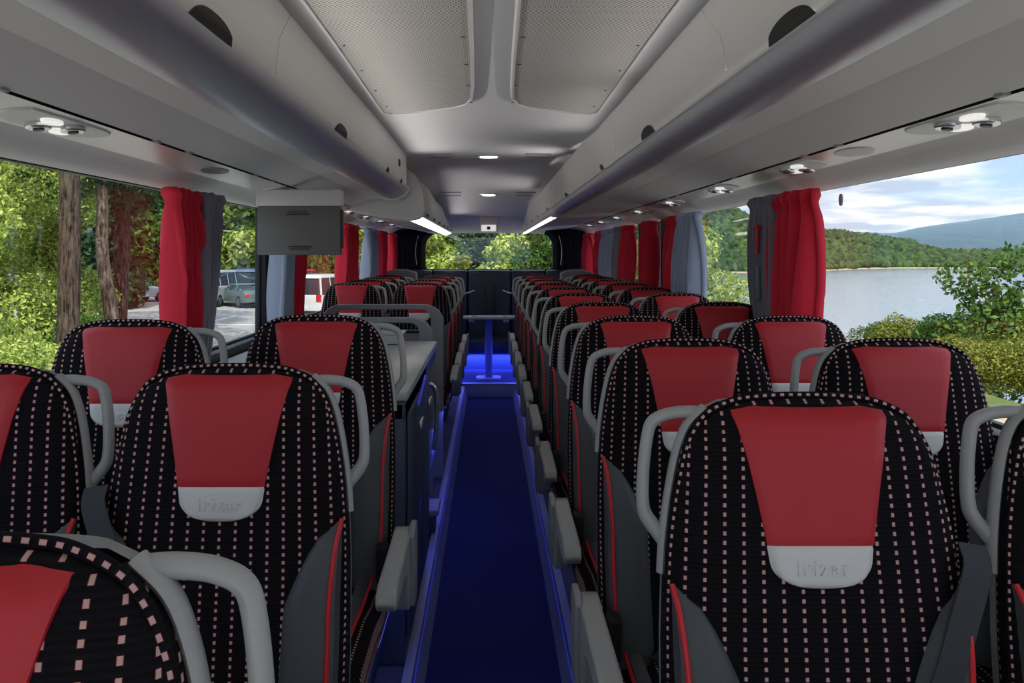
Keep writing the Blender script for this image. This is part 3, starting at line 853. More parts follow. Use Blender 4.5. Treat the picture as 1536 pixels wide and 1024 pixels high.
curtain(CR, RX, (5.14, 5.42), (5.12, 5.34), zt, zb, 'narrow red curtain next to the blue-grey one, second right post', seed=4, group=G, pleats=4)
curtain(CR, RX, (6.02, 6.26), (6.0, 6.26), zt, zb, 'thin red curtain between the two dark window posts on the right', seed=5, group=G, pleats=3)
curtain(CR, RX, (6.95, 7.3), (6.95, 7.3), zt, zb, 'red curtain behind the dark emergency window posts, right side', seed=6, group=G, pleats=3)
curtain(CG, RX-.02, (7.28, 7.5), (7.28, 7.5), zt, zb, 'narrow dark grey curtain following the third right red curtain', seed=7, group=G, pleats=3)
curtain(CB, RX, (7.75, 8.6), (7.7, 8.5), zt, zb, 'broad pale blue-grey curtain near the rear of the right side', seed=8, group=G, pleats=6)
curtain(CR, RX, (8.6, 9.0), (8.55, 9.0), zt, zb, 'red curtain behind the broad pale one, right side rear', seed=9, group=G, pleats=4)
curtain(CR, RX, (9.7, 10.1), (9.6, 10.1), zt, zb, 'last red curtain on the right before the rear corner', seed=10, group=G, pleats=4)
curtain(CR, LX, (2.95, 3.30), (3.06, 3.32), zt, zb, 'broad bright red curtain at the first left window post', seed=11, group=G, pleats=4)
curtain(CG, LX+.02, (3.22, 3.46), (3.17, 3.25), zt, zb, 'grey curtain with gathered top behind the broad left red one', seed=12, group=G, pleats=5)
curtain(CB, LX, (4.50, 4.82), (4.48, 4.74), zt, zb, 'pale blue-grey curtain just under the hanging screen', seed=13, group=G, pleats=4)
curtain(CR, LX, (4.82, 5.12), (4.74, 5.02), zt, zb, 'dark red curtain right of the pale one under the hanging screen', seed=14, group=G, pleats=3)
curtain(CR, LX, (6.45, 7.1), (6.40, 7.1), zt, zb, 'red curtain beyond the screen, above the rear left seats', seed=15, group=G, pleats=5)
curtain(CB, LX, (7.75, 8.4), (7.7, 8.4), zt, zb, 'pale blue-grey curtain in the rear left window', seed=16, group=G, pleats=5)
curtain(CR, LX, (8.6, 9.1), (8.55, 9.1), zt, zb, 'red curtain behind the pale rear left curtain', seed=17, group=G, pleats=4)
curtain(CR, LX, (9.7, 10.05), (9.5, 10.05), zt, zb, 'last red curtain on the left before the dark rear corner', seed=18, group=G, pleats=4)
# dark corner drapes beside the rear window
for s, w in ((-1, 'left'), (1, 'right')):
    q = MB(); nu = 31
    q.grid(lambda i, j: (s*(.90+.26*i/(nu-1)), Y1-.06-.03*math.sin(i*1.1)*.4-.12*(i/(nu-1))**2, ZC+.30-.56*j/5), nu, 6)
    o = q.build('corner_drape', M['navy_fabric'], recalc=False); o.modifiers.new('t', 'SOLIDIFY').thickness = .004
    tag(o, 'dark navy drape covering the corner %s of the rear window' % w, 'curtain', 'dark corner drapes')

# small window hardware
q = MB(); q.disc((XR+.01, 2.98, ZC+.187), .02, 'x', .006, 18, rx=.012, rz=.021)
tag(q.build('window_sticker', M['shell']), 'small oval disc on the glass right of the wide red curtain', 'sticker')
r = thing('emergency_hammer', (1.085, 3.44, ZC-.02), 'red emergency hammer hanging on the right window post among the grey folds', 'hammer')
q = MB(); q.tube([(0, 0, .12), (0, .01, .02)], .008, n=8); q.build('handle', M['piping'], r)
q = MB(); q.tube([(0, -.02, .125), (0, .03, .125)], .010, n=8); q.build('head', M['piping'], r)
q = MB(); q.box(-.004, .006, -.012, .012, -.17, -.03, .003); q.build('holder', mat('green_holder', lin(96, 128, 110), .5), r)

# ------------------------------------------------------------------ galley
gx0, gx1, gy0, gy1 = -1.12, -.272, 2.78, 4.38
r = thing('galley_counter', ((gx0+gx1)/2, (gy0+gy1)/2, PZ), 'dark blue galley cabinet with pale worktop left of the aisle', 'cabinet')
cx, cy = (gx0+gx1)/2, (gy0+gy1)/2
def L(x, y, z): return (x-cx, y-cy, z-PZ)
def lbox(q, x0, x1, y0, y1, z0, z1, bev=0): q.box(x0-cx, x1-cx, y0-cy, y1-cy, z0-PZ, z1-PZ, bev)
q = MB(); lbox(q, gx0, gx1, gy0, 3.72, PZ, .962, .01); lbox(q, gx0, -.46, 3.70, gy1, PZ, .962, .01); lbox(q, gx0, gx1, gy0, gy1, .90, .963, .006); q.build('cabinet_body', M['galley'], r)
q = MB(); lbox(q, gx0, gx1+.008, gy0-.01, gy1+.01, .964, .995, .006); q.build('worktop', M['counter'], r)
for k, (a, c) in enumerate(((gy0+.03, 3.24), (3.27, 3.70))):
    q = MB(); lbox(q, gx1+.001, gx1+.014, a, c, .18, .92, .006); dr = q.build('door', M['galley'], r)
    q = MB(); lbox(q, gx1+.014, gx1+.03, c-.12, c-.03, .80, .835, .006); q.build('latch', M['chrome'], dr)
q = MB(); q.tube([L(gx1+.018, 3.08, .90), L(gx1+.018, 3.42, .955)], .005, n=8); q.build('blue_light', M['ledblue'], r)
q = MB(); q.tube([L(gx1+.018, 2.86, .42), L(gx1+.018, 2.98, .50)], .005, n=8); q.build('blue_light', M['ledblue'], r)
# chrome stair rail behind the counter
r = thing('stair_handrail', (-.268, 4.12, 0), 'curved chrome handrail at the stairwell beyond the galley worktop', 'handrail')
q = MB(); q.tube(smooth_path([(-.10, -.05, .80), (-.04, -.05, .82), (.004, -.04, .81), (.018, -.03, .74), (.016, -.02, .60), (.0, -.01, .48), (-.03, 0, .34), (-.03, 0, .24)], 6), .012, n=10); q.build('rail', M['chrome'], r)
q = MB(); q.box(-.06, .03, -.10, .10, .205, .235, .006); q.build('ledge', M['shell'], r)
q = MB(); q.box(-.05, .012, -.06, .06, PZ, .205, .006); q.build('foot', M['galley'], r)

# stairwell guards
def guard(y, x0, x1, ztop, label, zb_):
    r = thing('stairwell_guard', ((x0+x1)/2, y, PZ), label, 'guard panel', 'grey stairwell guards')
    q = MB(); w = (x1-x0)/2; zt_ = ztop-PZ
    out = rounded_rect(-w, w, .0, zt_, [.02, .12, .12, .02]); inn_ = rounded_rect(-w+.075, w-.075, zt_-.155, zt_-.03, [.03, .055, .055, .03], dense=True)
    ring_y(q, inn_, square_out(inn_, -w, w, 0, zt_), -.025, .025)
    # round the outer corners by moving the ring to the rounded outline
    n = len(inn_); c0 = (0, zt_-.09)
    for k in (n, 3*n):
        for i in range(n):
            x, yy, z = q.v[k+i]
            dx, dz = w-abs(x), zt_-z
            R = .11
            if dx < R and dz < R:
                vx, vz = R-dx, R-dz; l = math.hypot(vx, vz)
                if l > R: q.v[k+i] = (math.copysign(w-R+vx/l*R, x), yy, zt_-R+vz/l*R)
    q.build('panel', M['shell'] if zb_ else M['galley'], r, bev=.01)
    q = MB(); q.tube([(-w+.08, -.03, zt_-.16), (w-.08, -.03, zt_-.16)], .008, n=8); q.build('inner_bar', M['dark_plastic'], r)
guard(5.12, -1.0, -.272, ZC-.305, 'taller grey guard frame with rounded opening, far side of the stairwell', True)
guard(4.62, -.93, -.30, ZC-.345, 'lower grey guard frame with rounded opening, right behind the worktop', True)
q = MB(); q.box(-.80, -.44, 4.20, 4.36, .996, 1.045, .008); q.box(-.82, -.42, 4.19, 4.37, 1.043, 1.055, .005)
tag(q.build('folded_tray', M['counter']), 'pale shallow tray box lying at the far end of the worktop', 'tray')

# ------------------------------------------------------------------ rear bench and table
r = thing('rear_bench', (0, 10.0, .13), 'dark navy leather bench across the back under the rear window', 'bench')
for k, (a, c) in enumerate(((-1.12, -.68), (-.67, -.26), (-.245, .26), (.275, .68), (.69, 1.14))):
    q = MB(); yk = .30-(.05 if k in (0, 4) else 0)
    q.prism([(yk-.13, .30), (yk-.12, .70), (yk-.07, ZC-.13-.215), (yk-.03, ZC-.13-.195), (yk+.06, ZC-.13-.205), (yk+.08, .30)], 'x', a, c)
    q.build('backrest', M['navy_leather'], r, bev=.02)
    q = MB(); q.box(a, c, -.32, .18, .18, .33, .03); q.build('seat_cushion', M['navy_leather'], r)
q = MB(); q.box(-1.12, 1.14, -.28, .3, 0, .18); q.build('bench_base', M['galley'], r, smooth=False)
q = MB()
for xx in (-.09, .0, .10): q.tube([(xx, .19, .62), (xx, .235, ZC-.13-.25), (xx, .26, ZC-.13-.21)], .006, n=6)
q.box(-.03, .07, .10, .17, .35, ZC-.13-.37, .004); q.build('centre_strap', M['dark_plastic'], r)
for s in (-1, 1):
    q = MB(); xo = s*.28-.0; q.tube(smooth_path([(s*.42, .10, ZC-.13-.47), (s*.33, .08, ZC-.13-.475), (s*.25, .08, ZC-.13-.47), (s*.17, .12, ZC-.13-.44)], 5), .011, n=8)
    q.build('side_grip', M['chrome'], r)
for s, w in ((-1, 'left'), (1, 'right')):
    q = MB(); q.prism([(s*.72, .13), (s*1.13, .13), (s*1.13, ZC-.24), (s*1.09, ZC-.19), (s*.98, ZC-.165), (s*.86, ZC-.17), (s*.76, ZC-.2)], 'y', 9.05, 9.12)
    tag(q.build('rear_partition', M['shell'], bev=.02), 'grey rounded partition behind the last %s window seat' % w, 'partition', 'rear partitions')
r = thing('lounge_table', (0, 9.0, .13), 'small lounge table on a blue lit column at the end of the aisle', 'table')
tz = ZC-.66-.13
q = MB(); P = rounded_rect(-.27, .29, -.16, .16, .10); q.prism(P, 'z', tz-.024, tz); q.build('table_top', M['counter'], r, bev=.006)
q = MB(); q.prism(rounded_rect(-.04, .04, -.05, .05, .02), 'z', 0, tz-.02); q.build('column', mat('table_column', lin(92, 100, 150), .4), r)
q = MB(); q.prism(rounded_rect(-.13, .13, -.12, .12, .05), 'z', 0, .014); q.build('foot_plate', M['kerb'], r)
for s in (-1, 1):
    q = MB(); q.prism([(s*.145, tz-.024), (s*.215, tz-.024), (s*.20, tz-.06), (s*.18, tz-.045), (s*.16, tz-.06)], 'y', -.15, -.10); q.build('hook', M['kerb'], r)
    q = MB(); q.disc((s*.16+.01, -.08, tz+.004), .028, 'z', .010, 18); q.build('cup_ring', M['chrome'], r)

# ------------------------------------------------------------------ lamps of the coach and added ceiling fill
def area(name, loc, rot, sx, sy, power, col, spread=None):
    l = bpy.data.lights.new(name, 'AREA'); l.shape = 'RECTANGLE'; l.size = sx; l.size_y = sy; l.energy = power; l.color = col
    if spread: l.spread = spread
    o = bpy.data.objects.new(name, l); COL.objects.link(o); o.location = loc; o.rotation_euler = rot
    return o
BLUE = (.06, .09, 1.0)
for k, (s, x) in enumerate(((1, AR), (-1, AL))):
    for (ya, yb) in ((1.2, 4.9), (4.9, 8.5)):
        area('kerb_glow', (x+s*.03, (ya+yb)/2, .50), (0, -s*math.radians(10), 0), .02, yb-ya, 2.4, BLUE)
area('lounge_blue_light', (0, 9.66, .30), (0, 0, 0), 1.2, .03, 14, BLUE)
for s, x in ((-1, -.30), (1, .30)):
    area('lounge_side_blue', (x, 8.9, .3), (0, s*math.radians(75), 0), .3, .5, 1.6, BLUE)
# fill lights added along the rails, no fixture there, to brighten the ceiling
for s, x, z, ya, yb, pw in ((1, .597, .438, Y0+.3, 5.2, 5.6), (-1, .54, .438, Y0+.3, 5.4, 5.6), (1, .525, .385, 5.25, 5.9, .9), (1, .43, .318, 6.6, 9.0, 1.1), (-1, .425, .285, 6.2, 8.8, 1.1)):
    area('ceiling_fill_light', (s*(x-.006), (ya+yb)/2, ZC+z), (0, s*math.radians(127), 0), .010, yb-ya, pw, (1, .97, .93), spread=math.radians(96))


# ------------------------------------------------------------------ outside
GZ = -1.40
def quadmesh(name, P, m, kind=None):
    b = MB(); b.add(P, [tuple(range(len(P)))]); o = b.build(name, m, smooth=False)
    if kind: o['kind'] = kind
    return o
b = MB()
def gprof(i, j):
    X = [-160, -60, -20, -6, 2, 8, 9.8, 11.5, 15, 24, 60][i]; Yv = [-60, -20, 0, 8, 15, 20, 30, 45, 70, 110, 180][j]
    z = {6: GZ, 7: GZ-.7, 8: GZ-3, 9: GZ-9, 10: -14}.get(i, GZ)
    return (X, Yv, z)
b.grid(gprof, 11, 11); g_ = b.build('ground', M['tarmac'], smooth=False); g_['kind'] = 'structure'
# green bank on top of the ground along the lake side
b = MB(); b.grid(lambda i, j: ([9.2, 9.9, 11.6, 15.1, 24.2, 60.2][i], -20+200*j/20, [GZ+.03, GZ+.05, GZ-.62, GZ-2.9, GZ-8.9, -13.9][i]), 6, 21)
g_ = b.build('grass_bank', M['bank'], smooth=False); g_['kind'] = 'structure'
b = MB(); b.grid(lambda i, j: (7.2+2.4*i, -20+80*j/8, GZ+.012), 2, 9); g_ = b.build('gravel_path', M['path'], smooth=False); g_['kind'] = 'structure'
b = MB(); b.grid(lambda i, j: (-60+45.5*i, 9+60*j/8, GZ+.02), 2, 9)
g_ = None
# parking lines
b = MB()
for k in range(7): b.box(-26+3.2*k*.9, -25.88+3.2*k*.9, 34, 39, GZ+.004, GZ+.012)
b.box(-28, -5, 33.9, 34.05, GZ+.004, GZ+.012); b.box(-22, -4, 21.5, 21.65, GZ+.004, GZ+.012)
g_ = b.build('parking_lines', M['paint_line'], smooth=False); g_['kind'] = 'structure'

# lake
LZ = -12.0
m, nt, bs = new_mat('lake_water'); M['water'] = m
bs.inputs['Base Color'].default_value = lin(120, 132, 146); bs.inputs['Roughness'].default_value = .12; bs.inputs['Specular IOR Level'].default_value = .8
tc = nt.nodes.new('ShaderNodeTexCoord'); mp = nt.nodes.new('ShaderNodeMapping'); mp.inputs['Scale'].default_value = (.35, 1.0, 1); nt.links.new(tc.outputs['Object'], mp.inputs[0])
n = nt.nodes.new('ShaderNodeTexNoise'); n.inputs['Scale'].default_value = .9; n.inputs['Detail'].default_value = 6; nt.links.new(mp.outputs[0], n.inputs['Vector'])
bp = nt.nodes.new('ShaderNodeBump'); bp.inputs['Strength'].default_value = .45; bp.inputs['Distance'].default_value = .35
nt.links.new(n.outputs[0], bp.inputs['Height']); nt.links.new(bp.outputs[0], bs.inputs['Normal'])
o = quadmesh('lake', [(18, -300, LZ), (3000, -300, LZ), (3000, 2600, LZ), (18, 2600, LZ)], M['water']); tag(o, 'wide calm grey-blue lake beyond the right windows', 'lake')

# wooded shore and mountains : terrain grids in world space
def vnoise(seed):
    rs = np.random.RandomState(seed); T = rs.rand(256, 256)
    def f(x, y):
        xi, yi = math.floor(x), math.floor(y); fx, fy = x-xi, y-yi
        fx = fx*fx*(3-2*fx); fy = fy*fy*(3-2*fy)
        g = lambda a, c: T[a & 255, c & 255]
        return (g(xi, yi)*(1-fx)+g(xi+1, yi)*fx)*(1-fy)+(g(xi, yi+1)*(1-fx)+g(xi+1, yi+1)*fx)*fy
    return f
vn = vnoise(3)
def fbm(x, y, o=4):
    s, a = 0, .5
    for k in range(o): s += a*vn(x, y); x *= 2.03; y *= 2.03; a *= .5
    return s
def forest_mat(name, c1, c2, c3, sc1, rough_bump):
    m, nt, b = new_mat(name)
    tc = nt.nodes.new('ShaderNodeTexCoord')
    n1 = nt.nodes.new('ShaderNodeTexNoise'); n1.inputs['Scale'].default_value = sc1; n1.inputs['Detail'].default_value = 8
    n2 = nt.nodes.new('ShaderNodeTexVoronoi'); n2.inputs['Scale'].default_value = sc1*9
    n1.inputs['Roughness'].default_value = .75; nt.links.new(tc.outputs['Object'], n1.inputs['Vector']); nt.links.new(tc.outputs['Object'], n2.inputs['Vector'])
    r = nt.nodes.new('ShaderNodeValToRGB'); r.color_ramp.elements[0].position = .35; r.color_ramp.elements[0].color = c1
    r.color_ramp.elements[1].position = .65; r.color_ramp.elements[1].color = c3; e = r.color_ramp.elements.new(.5); e.color = c2
    nt.links.new(n1.outputs[0], r.inputs[0]); mv = nt.nodes.new('ShaderNodeMix'); mv.data_type = 'RGBA'; mv.blend_type = 'MULTIPLY'; mv.inputs['Factor'].default_value = 1
    cr2 = nt.nodes.new('ShaderNodeValToRGB'); cr2.color_ramp.elements[0].color = (1.25, 1.25, 1.1, 1); cr2.color_ramp.elements[1].position = .75; cr2.color_ramp.elements[1].color = (.45, .5, .55, 1)  # cell tint darkens gaps between crowns, their shade put into the colour
    nt.links.new(n2.outputs[0], cr2.inputs[0]); nt.links.new(r.outputs[0], mv.inputs['A']); nt.links.new(cr2.outputs[0], mv.inputs['B'])
    nt.links.new(mv.outputs['Result'], b.inputs['Base Color'])
    b.inputs['Roughness'].default_value = 1; b.inputs['Specular IOR Level'].default_value = .1
    bp = nt.nodes.new('ShaderNodeBump'); bp.inputs['Strength'].default_value = .9; bp.inputs['Distance'].default_value = rough_bump
    nt.links.new(n2.outputs[0], bp.inputs['Height']); nt.links.new(bp.outputs[0], b.inputs['Normal'])
    return m
M['forest'] = forest_mat('forest_hill', lin(30, 46, 32), lin(52, 72, 44), lin(92, 108, 62), .022, 6)
M['mount'] = forest_mat('mountain_slope', lin(34, 52, 50), lin(44, 62, 56), lin(58, 76, 64), .003, 8)
# ridge heights by bearing (x/y) -> tangent of elevation above eye
RID = [(.05, .03), (.20, .045), (.26, .050), (.288, .049), (.304, .041), (.32, .034), (.38, .025), (.41, .0235), (.44, .020), (.48, .0145), (.51, .010), (.532, .004), (.56, .0015), (.60, .005), (.63, .003), (.70, .004), (.9, .006), (1.5, .01)]
b = MB(); nu, nv = 220, 40
def shore(t): return 560+ 230*min(1, max(0, (t-.27)/.25))+25*math.sin(t*31)
def fhill(i, j):
    t = .05+1.3*i/(nu-1); v = j/(nv-1)
    Yb = shore(t); Yv = Yb+v*420; x = t*Yv
    ht = interp(RID, t)*Yv+ZC-LZ
    k = (1-(1-min(1, v/.75))**2)
    lowland = 5.0*min(1, v*14)
    crest = 9*(fbm(x/16, Yv/16, 3)-.45)*min(1, v*6)
    z = LZ-.6+lowland+max(0, ht-lowland)*k+crest*(.6 if v > .02 else 0)
    return (x, Yv, z)
b.grid(fhill, nu, nv); o = b.build('wooded_hill', M['forest']); o['kind'] = 'structure'
# tree crowns covering the hill : one uncountable wood
rs = np.random.RandomState(5); bmi = bmesh.new(); bmesh.ops.create_icosphere(bmi, subdivisions=1, radius=1)
iv = np.array([v.co[:] for v in bmi.verts]); bmi.verts.ensure_lookup_table(); fi = np.array([[v.index for v in f.verts] for f in bmi.faces]); bmi.free()
def hill_z(t, v):
    Yb = shore(t); Yv = Yb+v*420; ht = interp(RID, t)*Yv+ZC-LZ
    k = (1-(1-min(1, v/.75))**2); lowland = 5.0*min(1, v*14)
    return t*Yv, Yv, LZ-.6+lowland+max(0, ht-lowland)*k+9*(fbm(t*Yv/16, Yv/16, 3)-.45)*min(1, v*6)*.6
VV, FF = [], []; NB = 9000
for k in range(NB):
    t = rs.uniform(.05, .85); v = rs.uniform(.012, .8) if k % 3 else rs.uniform(.012, .12)
    if t > .5 and v > .3: v *= .5
    x, y, z = hill_z(t, v); r_ = rs.uniform(2.2, 4.6)
    if k % 3 == 0: r_ *= .8
    P = iv*np.array([r_*rs.uniform(.8, 1.2), r_*rs.uniform(.8, 1.2), r_*rs.uniform(.8, 1.3)])*(1+rs.uniform(-.18, .18, (len(iv), 1)))+np.array([x, y, z+r_*.3])
    VV.append(P); FF.append(fi+k*len(iv))
me = bpy.data.meshes.new('far_wood'); VV = np.concatenate(VV); FF = np.concatenate(FF)
me.vertices.add(len(VV)); me.vertices.foreach_set('co', VV.ravel()); me.loops.add(FF.size); me.loops.foreach_set('vertex_index', FF.ravel().astype(np.int32))
me.polygons.add(len(FF)); me.polygons.foreach_set('loop_start', np.arange(0, FF.size, 3, dtype=np.int32)); me.polygons.foreach_set('loop_total', np.full(len(FF), 3, dtype=np.int32))
me.update(); me.validate(); me.shade_smooth()
M['far_leaf'] = leaf_mat('far_leaf', lin(40, 62, 34), lin(88, 112, 54)); me.materials.append(M['far_leaf'])
o = bpy.data.objects.new('far_wood', me); COL.objects.link(o); tag(o, 'dense green wood covering the hill across the lake', 'wood', kind='stuff')
b = MB(); b.grid(lambda i, j: ((.28+.32*i/60)*(shore(.28+.32*i/60)-6+10*j), shore(.28+.32*i/60)-6+10*j, LZ+.05+.9*j), 61, 2); o = b.build('shore_beach', M['path']); o['kind'] = 'structure'
MR = [(.05, .03), (.35, .022), (.395, .0252), (.447, .0258), (.474, .025), (.50, .031), (.538, .0365), (.593, .043), (.627, .049), (.70, .058), (.9, .06), (1.5, .05)]
b = MB(); nu, nv = 160, 40
def fm2(i, j):
    t = .1+1.3*i/(nu-1); v = j/(nv-1); Yv = 2300+v*2200; x = t*Yv
    ht = interp(MR, t)*4200+ZC-LZ
    k = v*v*(3-2*v)
    z = LZ+ht*k+(60*(fbm(x/420, Yv/420, 4)-.47))*math.sin(PI*min(1, v))**.7
    return (x, Yv, z)
b.grid(fm2, nu, nv); o = b.build('distant_mountains', M['mount']); o['kind'] = 'structure'
# haze over the far water and mountains
m = bpy.data.materials.new('valley_haze'); m.use_nodes = True; nt = m.node_tree; nt.nodes.clear()
out = nt.nodes.new('ShaderNodeOutputMaterial'); vs = nt.nodes.new('ShaderNodeVolumeScatter'); vs.inputs['Color'].default_value = (.42, .68, 1.0, 1); vs.inputs['Density'].default_value = .00022
nt.links.new(vs.outputs[0], out.inputs['Volume'])
b = MB(); b.box(100, 5200, 900, 4300, LZ+1, 215); o = b.build('haze', m, smooth=False); tag(o, 'bluish haze lying before the distant mountains', 'haze', kind='stuff')
# far white houses on the shore
hb = [(.317, 1), (.332, 1), (.60, 1), (.612, 1)]
for k, (t, _) in enumerate(((.386, 1), (.392, 1), (.565, 1), (.575, 1))):
    Yv = shore(t)+14; b = MB(); x = t*Yv; z = LZ+3.6
    b.box(x-3, x+3, Yv-3, Yv+3, z-3, z+1.6); wl = b
    r = thing('house', (0, 0, 0), 'tiny white house on the far lake shore, %s from the left' % ordinal(k), 'house', 'houses on the far shore')
    b.build('walls', M['pad'], r, smooth=False)
    b = MB(); b.prism([(Yv-3.6, z+1.5), (Yv, z+3.2), (Yv+3.6, z+1.5)], 'x', x-3.4, x+3.4); b.build('roof', M['bark'], r, smooth=False)

# ---- foliage
def leaves(name, blobs, n, size, m, parent=None, seed=0, flat=0.0):
    rs = np.random.RandomState(seed)
    B = np.array([[*c, *rr] for c, rr in blobs], float)
    vol = (B[:, 3]*B[:, 4]*B[:, 5])**(2/3); pr_ = vol/vol.sum()
    idx = rs.choice(len(B), n, p=pr_)
    d = rs.normal(size=(n, 3)); d /= np.linalg.norm(d, axis=1)[:, None]
    rad = rs.uniform(.55, 1.03, n)**.5
    # clumpy edge
    lump = 1+.18*np.sin(d[:, 0]*7+idx)*np.sin(d[:, 1]*6+idx*2)*np.sin(d[:, 2]*7)
    P = B[idx, :3]+d*B[idx, 3:]*(rad*lump)[:, None]
    nrm = d+rs.normal(scale=.7, size=(n, 3)); nrm /= np.linalg.norm(nrm, axis=1)[:, None]
    a = np.cross(nrm, rs.normal(size=(n, 3))); a /= np.linalg.norm(a, axis=1)[:, None]
    c = np.cross(nrm, a)
    s = size*rs.uniform(.6, 1.4, n)[:, None]
    V = np.stack([P-a*s, P-c*s*.5+nrm*s*.12, P+a*s, P+c*s*.5+nrm*s*.12], axis=1).reshape(-1, 3)
    me = bpy.data.meshes.new(name)
    me.vertices.add(4*n); me.vertices.foreach_set('co', V.ravel())
    me.loops.add(4*n); me.loops.foreach_set('vertex_index', np.arange(4*n, dtype=np.int32))
    me.polygons.add(n); me.polygons.foreach_set('loop_start', np.arange(0, 4*n, 4, dtype=np.int32)); me.polygons.foreach_set('loop_total', np.full(n, 4, dtype=np.int32))
    me.update(); me.validate(); me.materials.append(m)
    o = bpy.data.objects.new(name, me); COL.objects.link(o)
    if parent: o.parent = parent
    return o
def trunk(parent, pts, r0, r1, m, n=12, name='trunk'):
    q = MB(); sp = smooth_path(pts, 4); k = len(sp)
    q.tube(sp, [r0+(r1-r0)*i/(k-1) for i in range(k)], n=n); return q.build(name, m, parent)

def tree(loc, label, lm, hgt, rad, n=5000, ls=.12, seed=0, bark='bark', tr=.22, base=.3, group='trees outside the windows', name='leafy_tree', blobs_n=9, lean=0):
    r = thing(name, loc, label, 'tree', group)
    rs = random.Random(seed)
    bl = []
    for k in range(blobs_n):
        a = 2*PI*k/blobs_n*1.9+rs.random(); q = rs.uniform(0, .62)*rad; zz = hgt*(base+(1-base)*((k+.5)/blobs_n))
        w = rad*(1.05-.55*((k+.5)/blobs_n))*rs.uniform(.6, .85)
        bl.append(((q*math.cos(a)+lean*zz, q*math.sin(a), zz), (w, w, w*rs.uniform(.6, .85))))
    leaves('foliage', bl, n, ls, lm, r, seed)
    trunk(r, [(0, 0, -.3), (lean*hgt*.3, .02*hgt, hgt*.3), (lean*hgt*.6, -.01*hgt, hgt*.6), (lean*hgt*.85, 0, hgt*.85)], tr, tr*.35, M[bark])
    for k in range(3):
        c = bl[2+2*k][0] if 2+2*k < len(bl) else bl[-1][0]
        trunk(r, [(lean*c[2]*.6, 0, c[2]*.55), (c[0]*.5, c[1]*.5, c[2]*.8), c], tr*.35, tr*.1, M[bark], 8, 'branch')
    return r
def bush(loc, label, lm, rad, hgt, n=2500, ls=.07, seed=0, group='bushes outside the windows', name='bush'):
    r = thing(name, loc, label, 'bush', group); rs = random.Random(seed); bl = []
    for k in range(7):
        a = rs.uniform(0, 2*PI); q = rs.uniform(0, .6)
        w = rs.uniform(.4, .6)
        bl.append(((q*rad*math.cos(a), q*rad*math.sin(a), hgt*rs.uniform(.35, .62)), (rad*w, rad*w, hgt*.42)))
    leaves('foliage', bl, n, ls, lm, r, seed)
    trunk(r, [(0, 0, -.2), (.02, .02, hgt*.3), (0, 0, hgt*.5)], .05, .02, M['bark'], 6, 'stem')
    return r

# left side : tall trunks and crowns beside the car park   (x = (px-733)*y/1280)
def at(px, y): return (px-733)*y/1280
T = 'trees on the car park side'
r = thing('tall_pine', (at(103, 20), 20, GZ), 'thick brown pine trunk standing tall at the left photo edge', 'tree', T)
trunk(r, [(-.05, 0, -.2), (0, 0, 1.5), (.03, 0, 4), (.0, 0, 8), (.02, 0, 12)], .27, .19, M['bark'], 16)
leaves('foliage', [((0, 0, 10.5), (3.4, 3.4, 1.6)), ((.5, 0, 8.6), (2.4, 2.4, .9)), ((-1.8, .5, 7.4), (1.8, 1.6, .6))], 5000, .11, M['leaf_dark'], r, 4)
r = thing('leaning_pine', (at(170, 27), 27, GZ), 'pale leaning forked trunk behind the thick brown one', 'tree', T)
trunk(r, [(.05, 0, -.2), (-.1, 0, 1.2), (-.35, 0, 2.8), (-.38, 0, 5.0), (-.8, 0, 7.5), (-.9, 0, 11)], .24, .12, M['bark_pale'], 12)
leaves('foliage', [((-.5, 0, 9.5), (3.4, 3, 1.4)), ((.6, .3, 6.2), (1.6, 1.5, .55)), ((-1.6, 0, 5.2), (1.5, 1.4, .6))], 5000, .12, M['leaf_dark'], r, 5)
r = thing('dark_pine', (at(181, 31), 31, GZ), 'slim dark trunk right of the leaning pale one', 'tree', T)
trunk(r, [(-.1, 0, -.2), (0, 0, 2), (.1, 0, 5), (.15, 0, 8), (.2, 0, 12)], .30, .2, M['bark'], 12)
leaves('foliage', [((0, 0, 10), (3.6, 3, 1.6)), ((1.8, 0, 6.6), (1.9, 1.7, .8)), ((-1.6, .4, 5.6), (1.9, 1.7, .7)), ((.9, -.3, 4.9), (1.5, 1.4, .5))], 7000, .13, M['leaf_dark'], r, 6)
tree((at(-15, 25), 25, GZ), 'big bright green leafy tree filling the left edge of the first window', M['leaf_bright'], 8.5, 2.3, 42000, .06, 11, group=T, base=.08, blobs_n=14)
tree((at(-110, 18), 18, GZ), 'bright green leafy tree at the extreme left edge', M['leaf_bright'], 6.5, 1.9, 16000, .06, 12, group=T, base=.06, blobs_n=12)
tree((at(62, 29), 29, GZ), 'green leafy tree just left of the thick pine trunk', M['leaf_bright'], 8.5, 2.0, 26000, .07, 13, group=T, base=.1, blobs_n=12)
bush((at(10, 14), 14, GZ), 'bright hedge bush at the lower left window corner', M['leaf_bright'], 1.2, 1.5, 9000, .04, 21)
bush((at(75, 16.5), 16.5, GZ), 'clipped green hedge bush at the foot of the thick pine', M['leaf_bright'], 1.3, 1.1, 9000, .04, 22)
bush((at(125, 23), 23, GZ), 'leafy green bush between the pine trunks', M['leaf_mid'], 1.0, 1.3, 5000, .05, 23)
bush((at(50, 12.5), 12.5, GZ), 'low yellow-green hedge nearest the first left window', M['leaf_bright'], 1.3, .9, 8000, .04, 24)
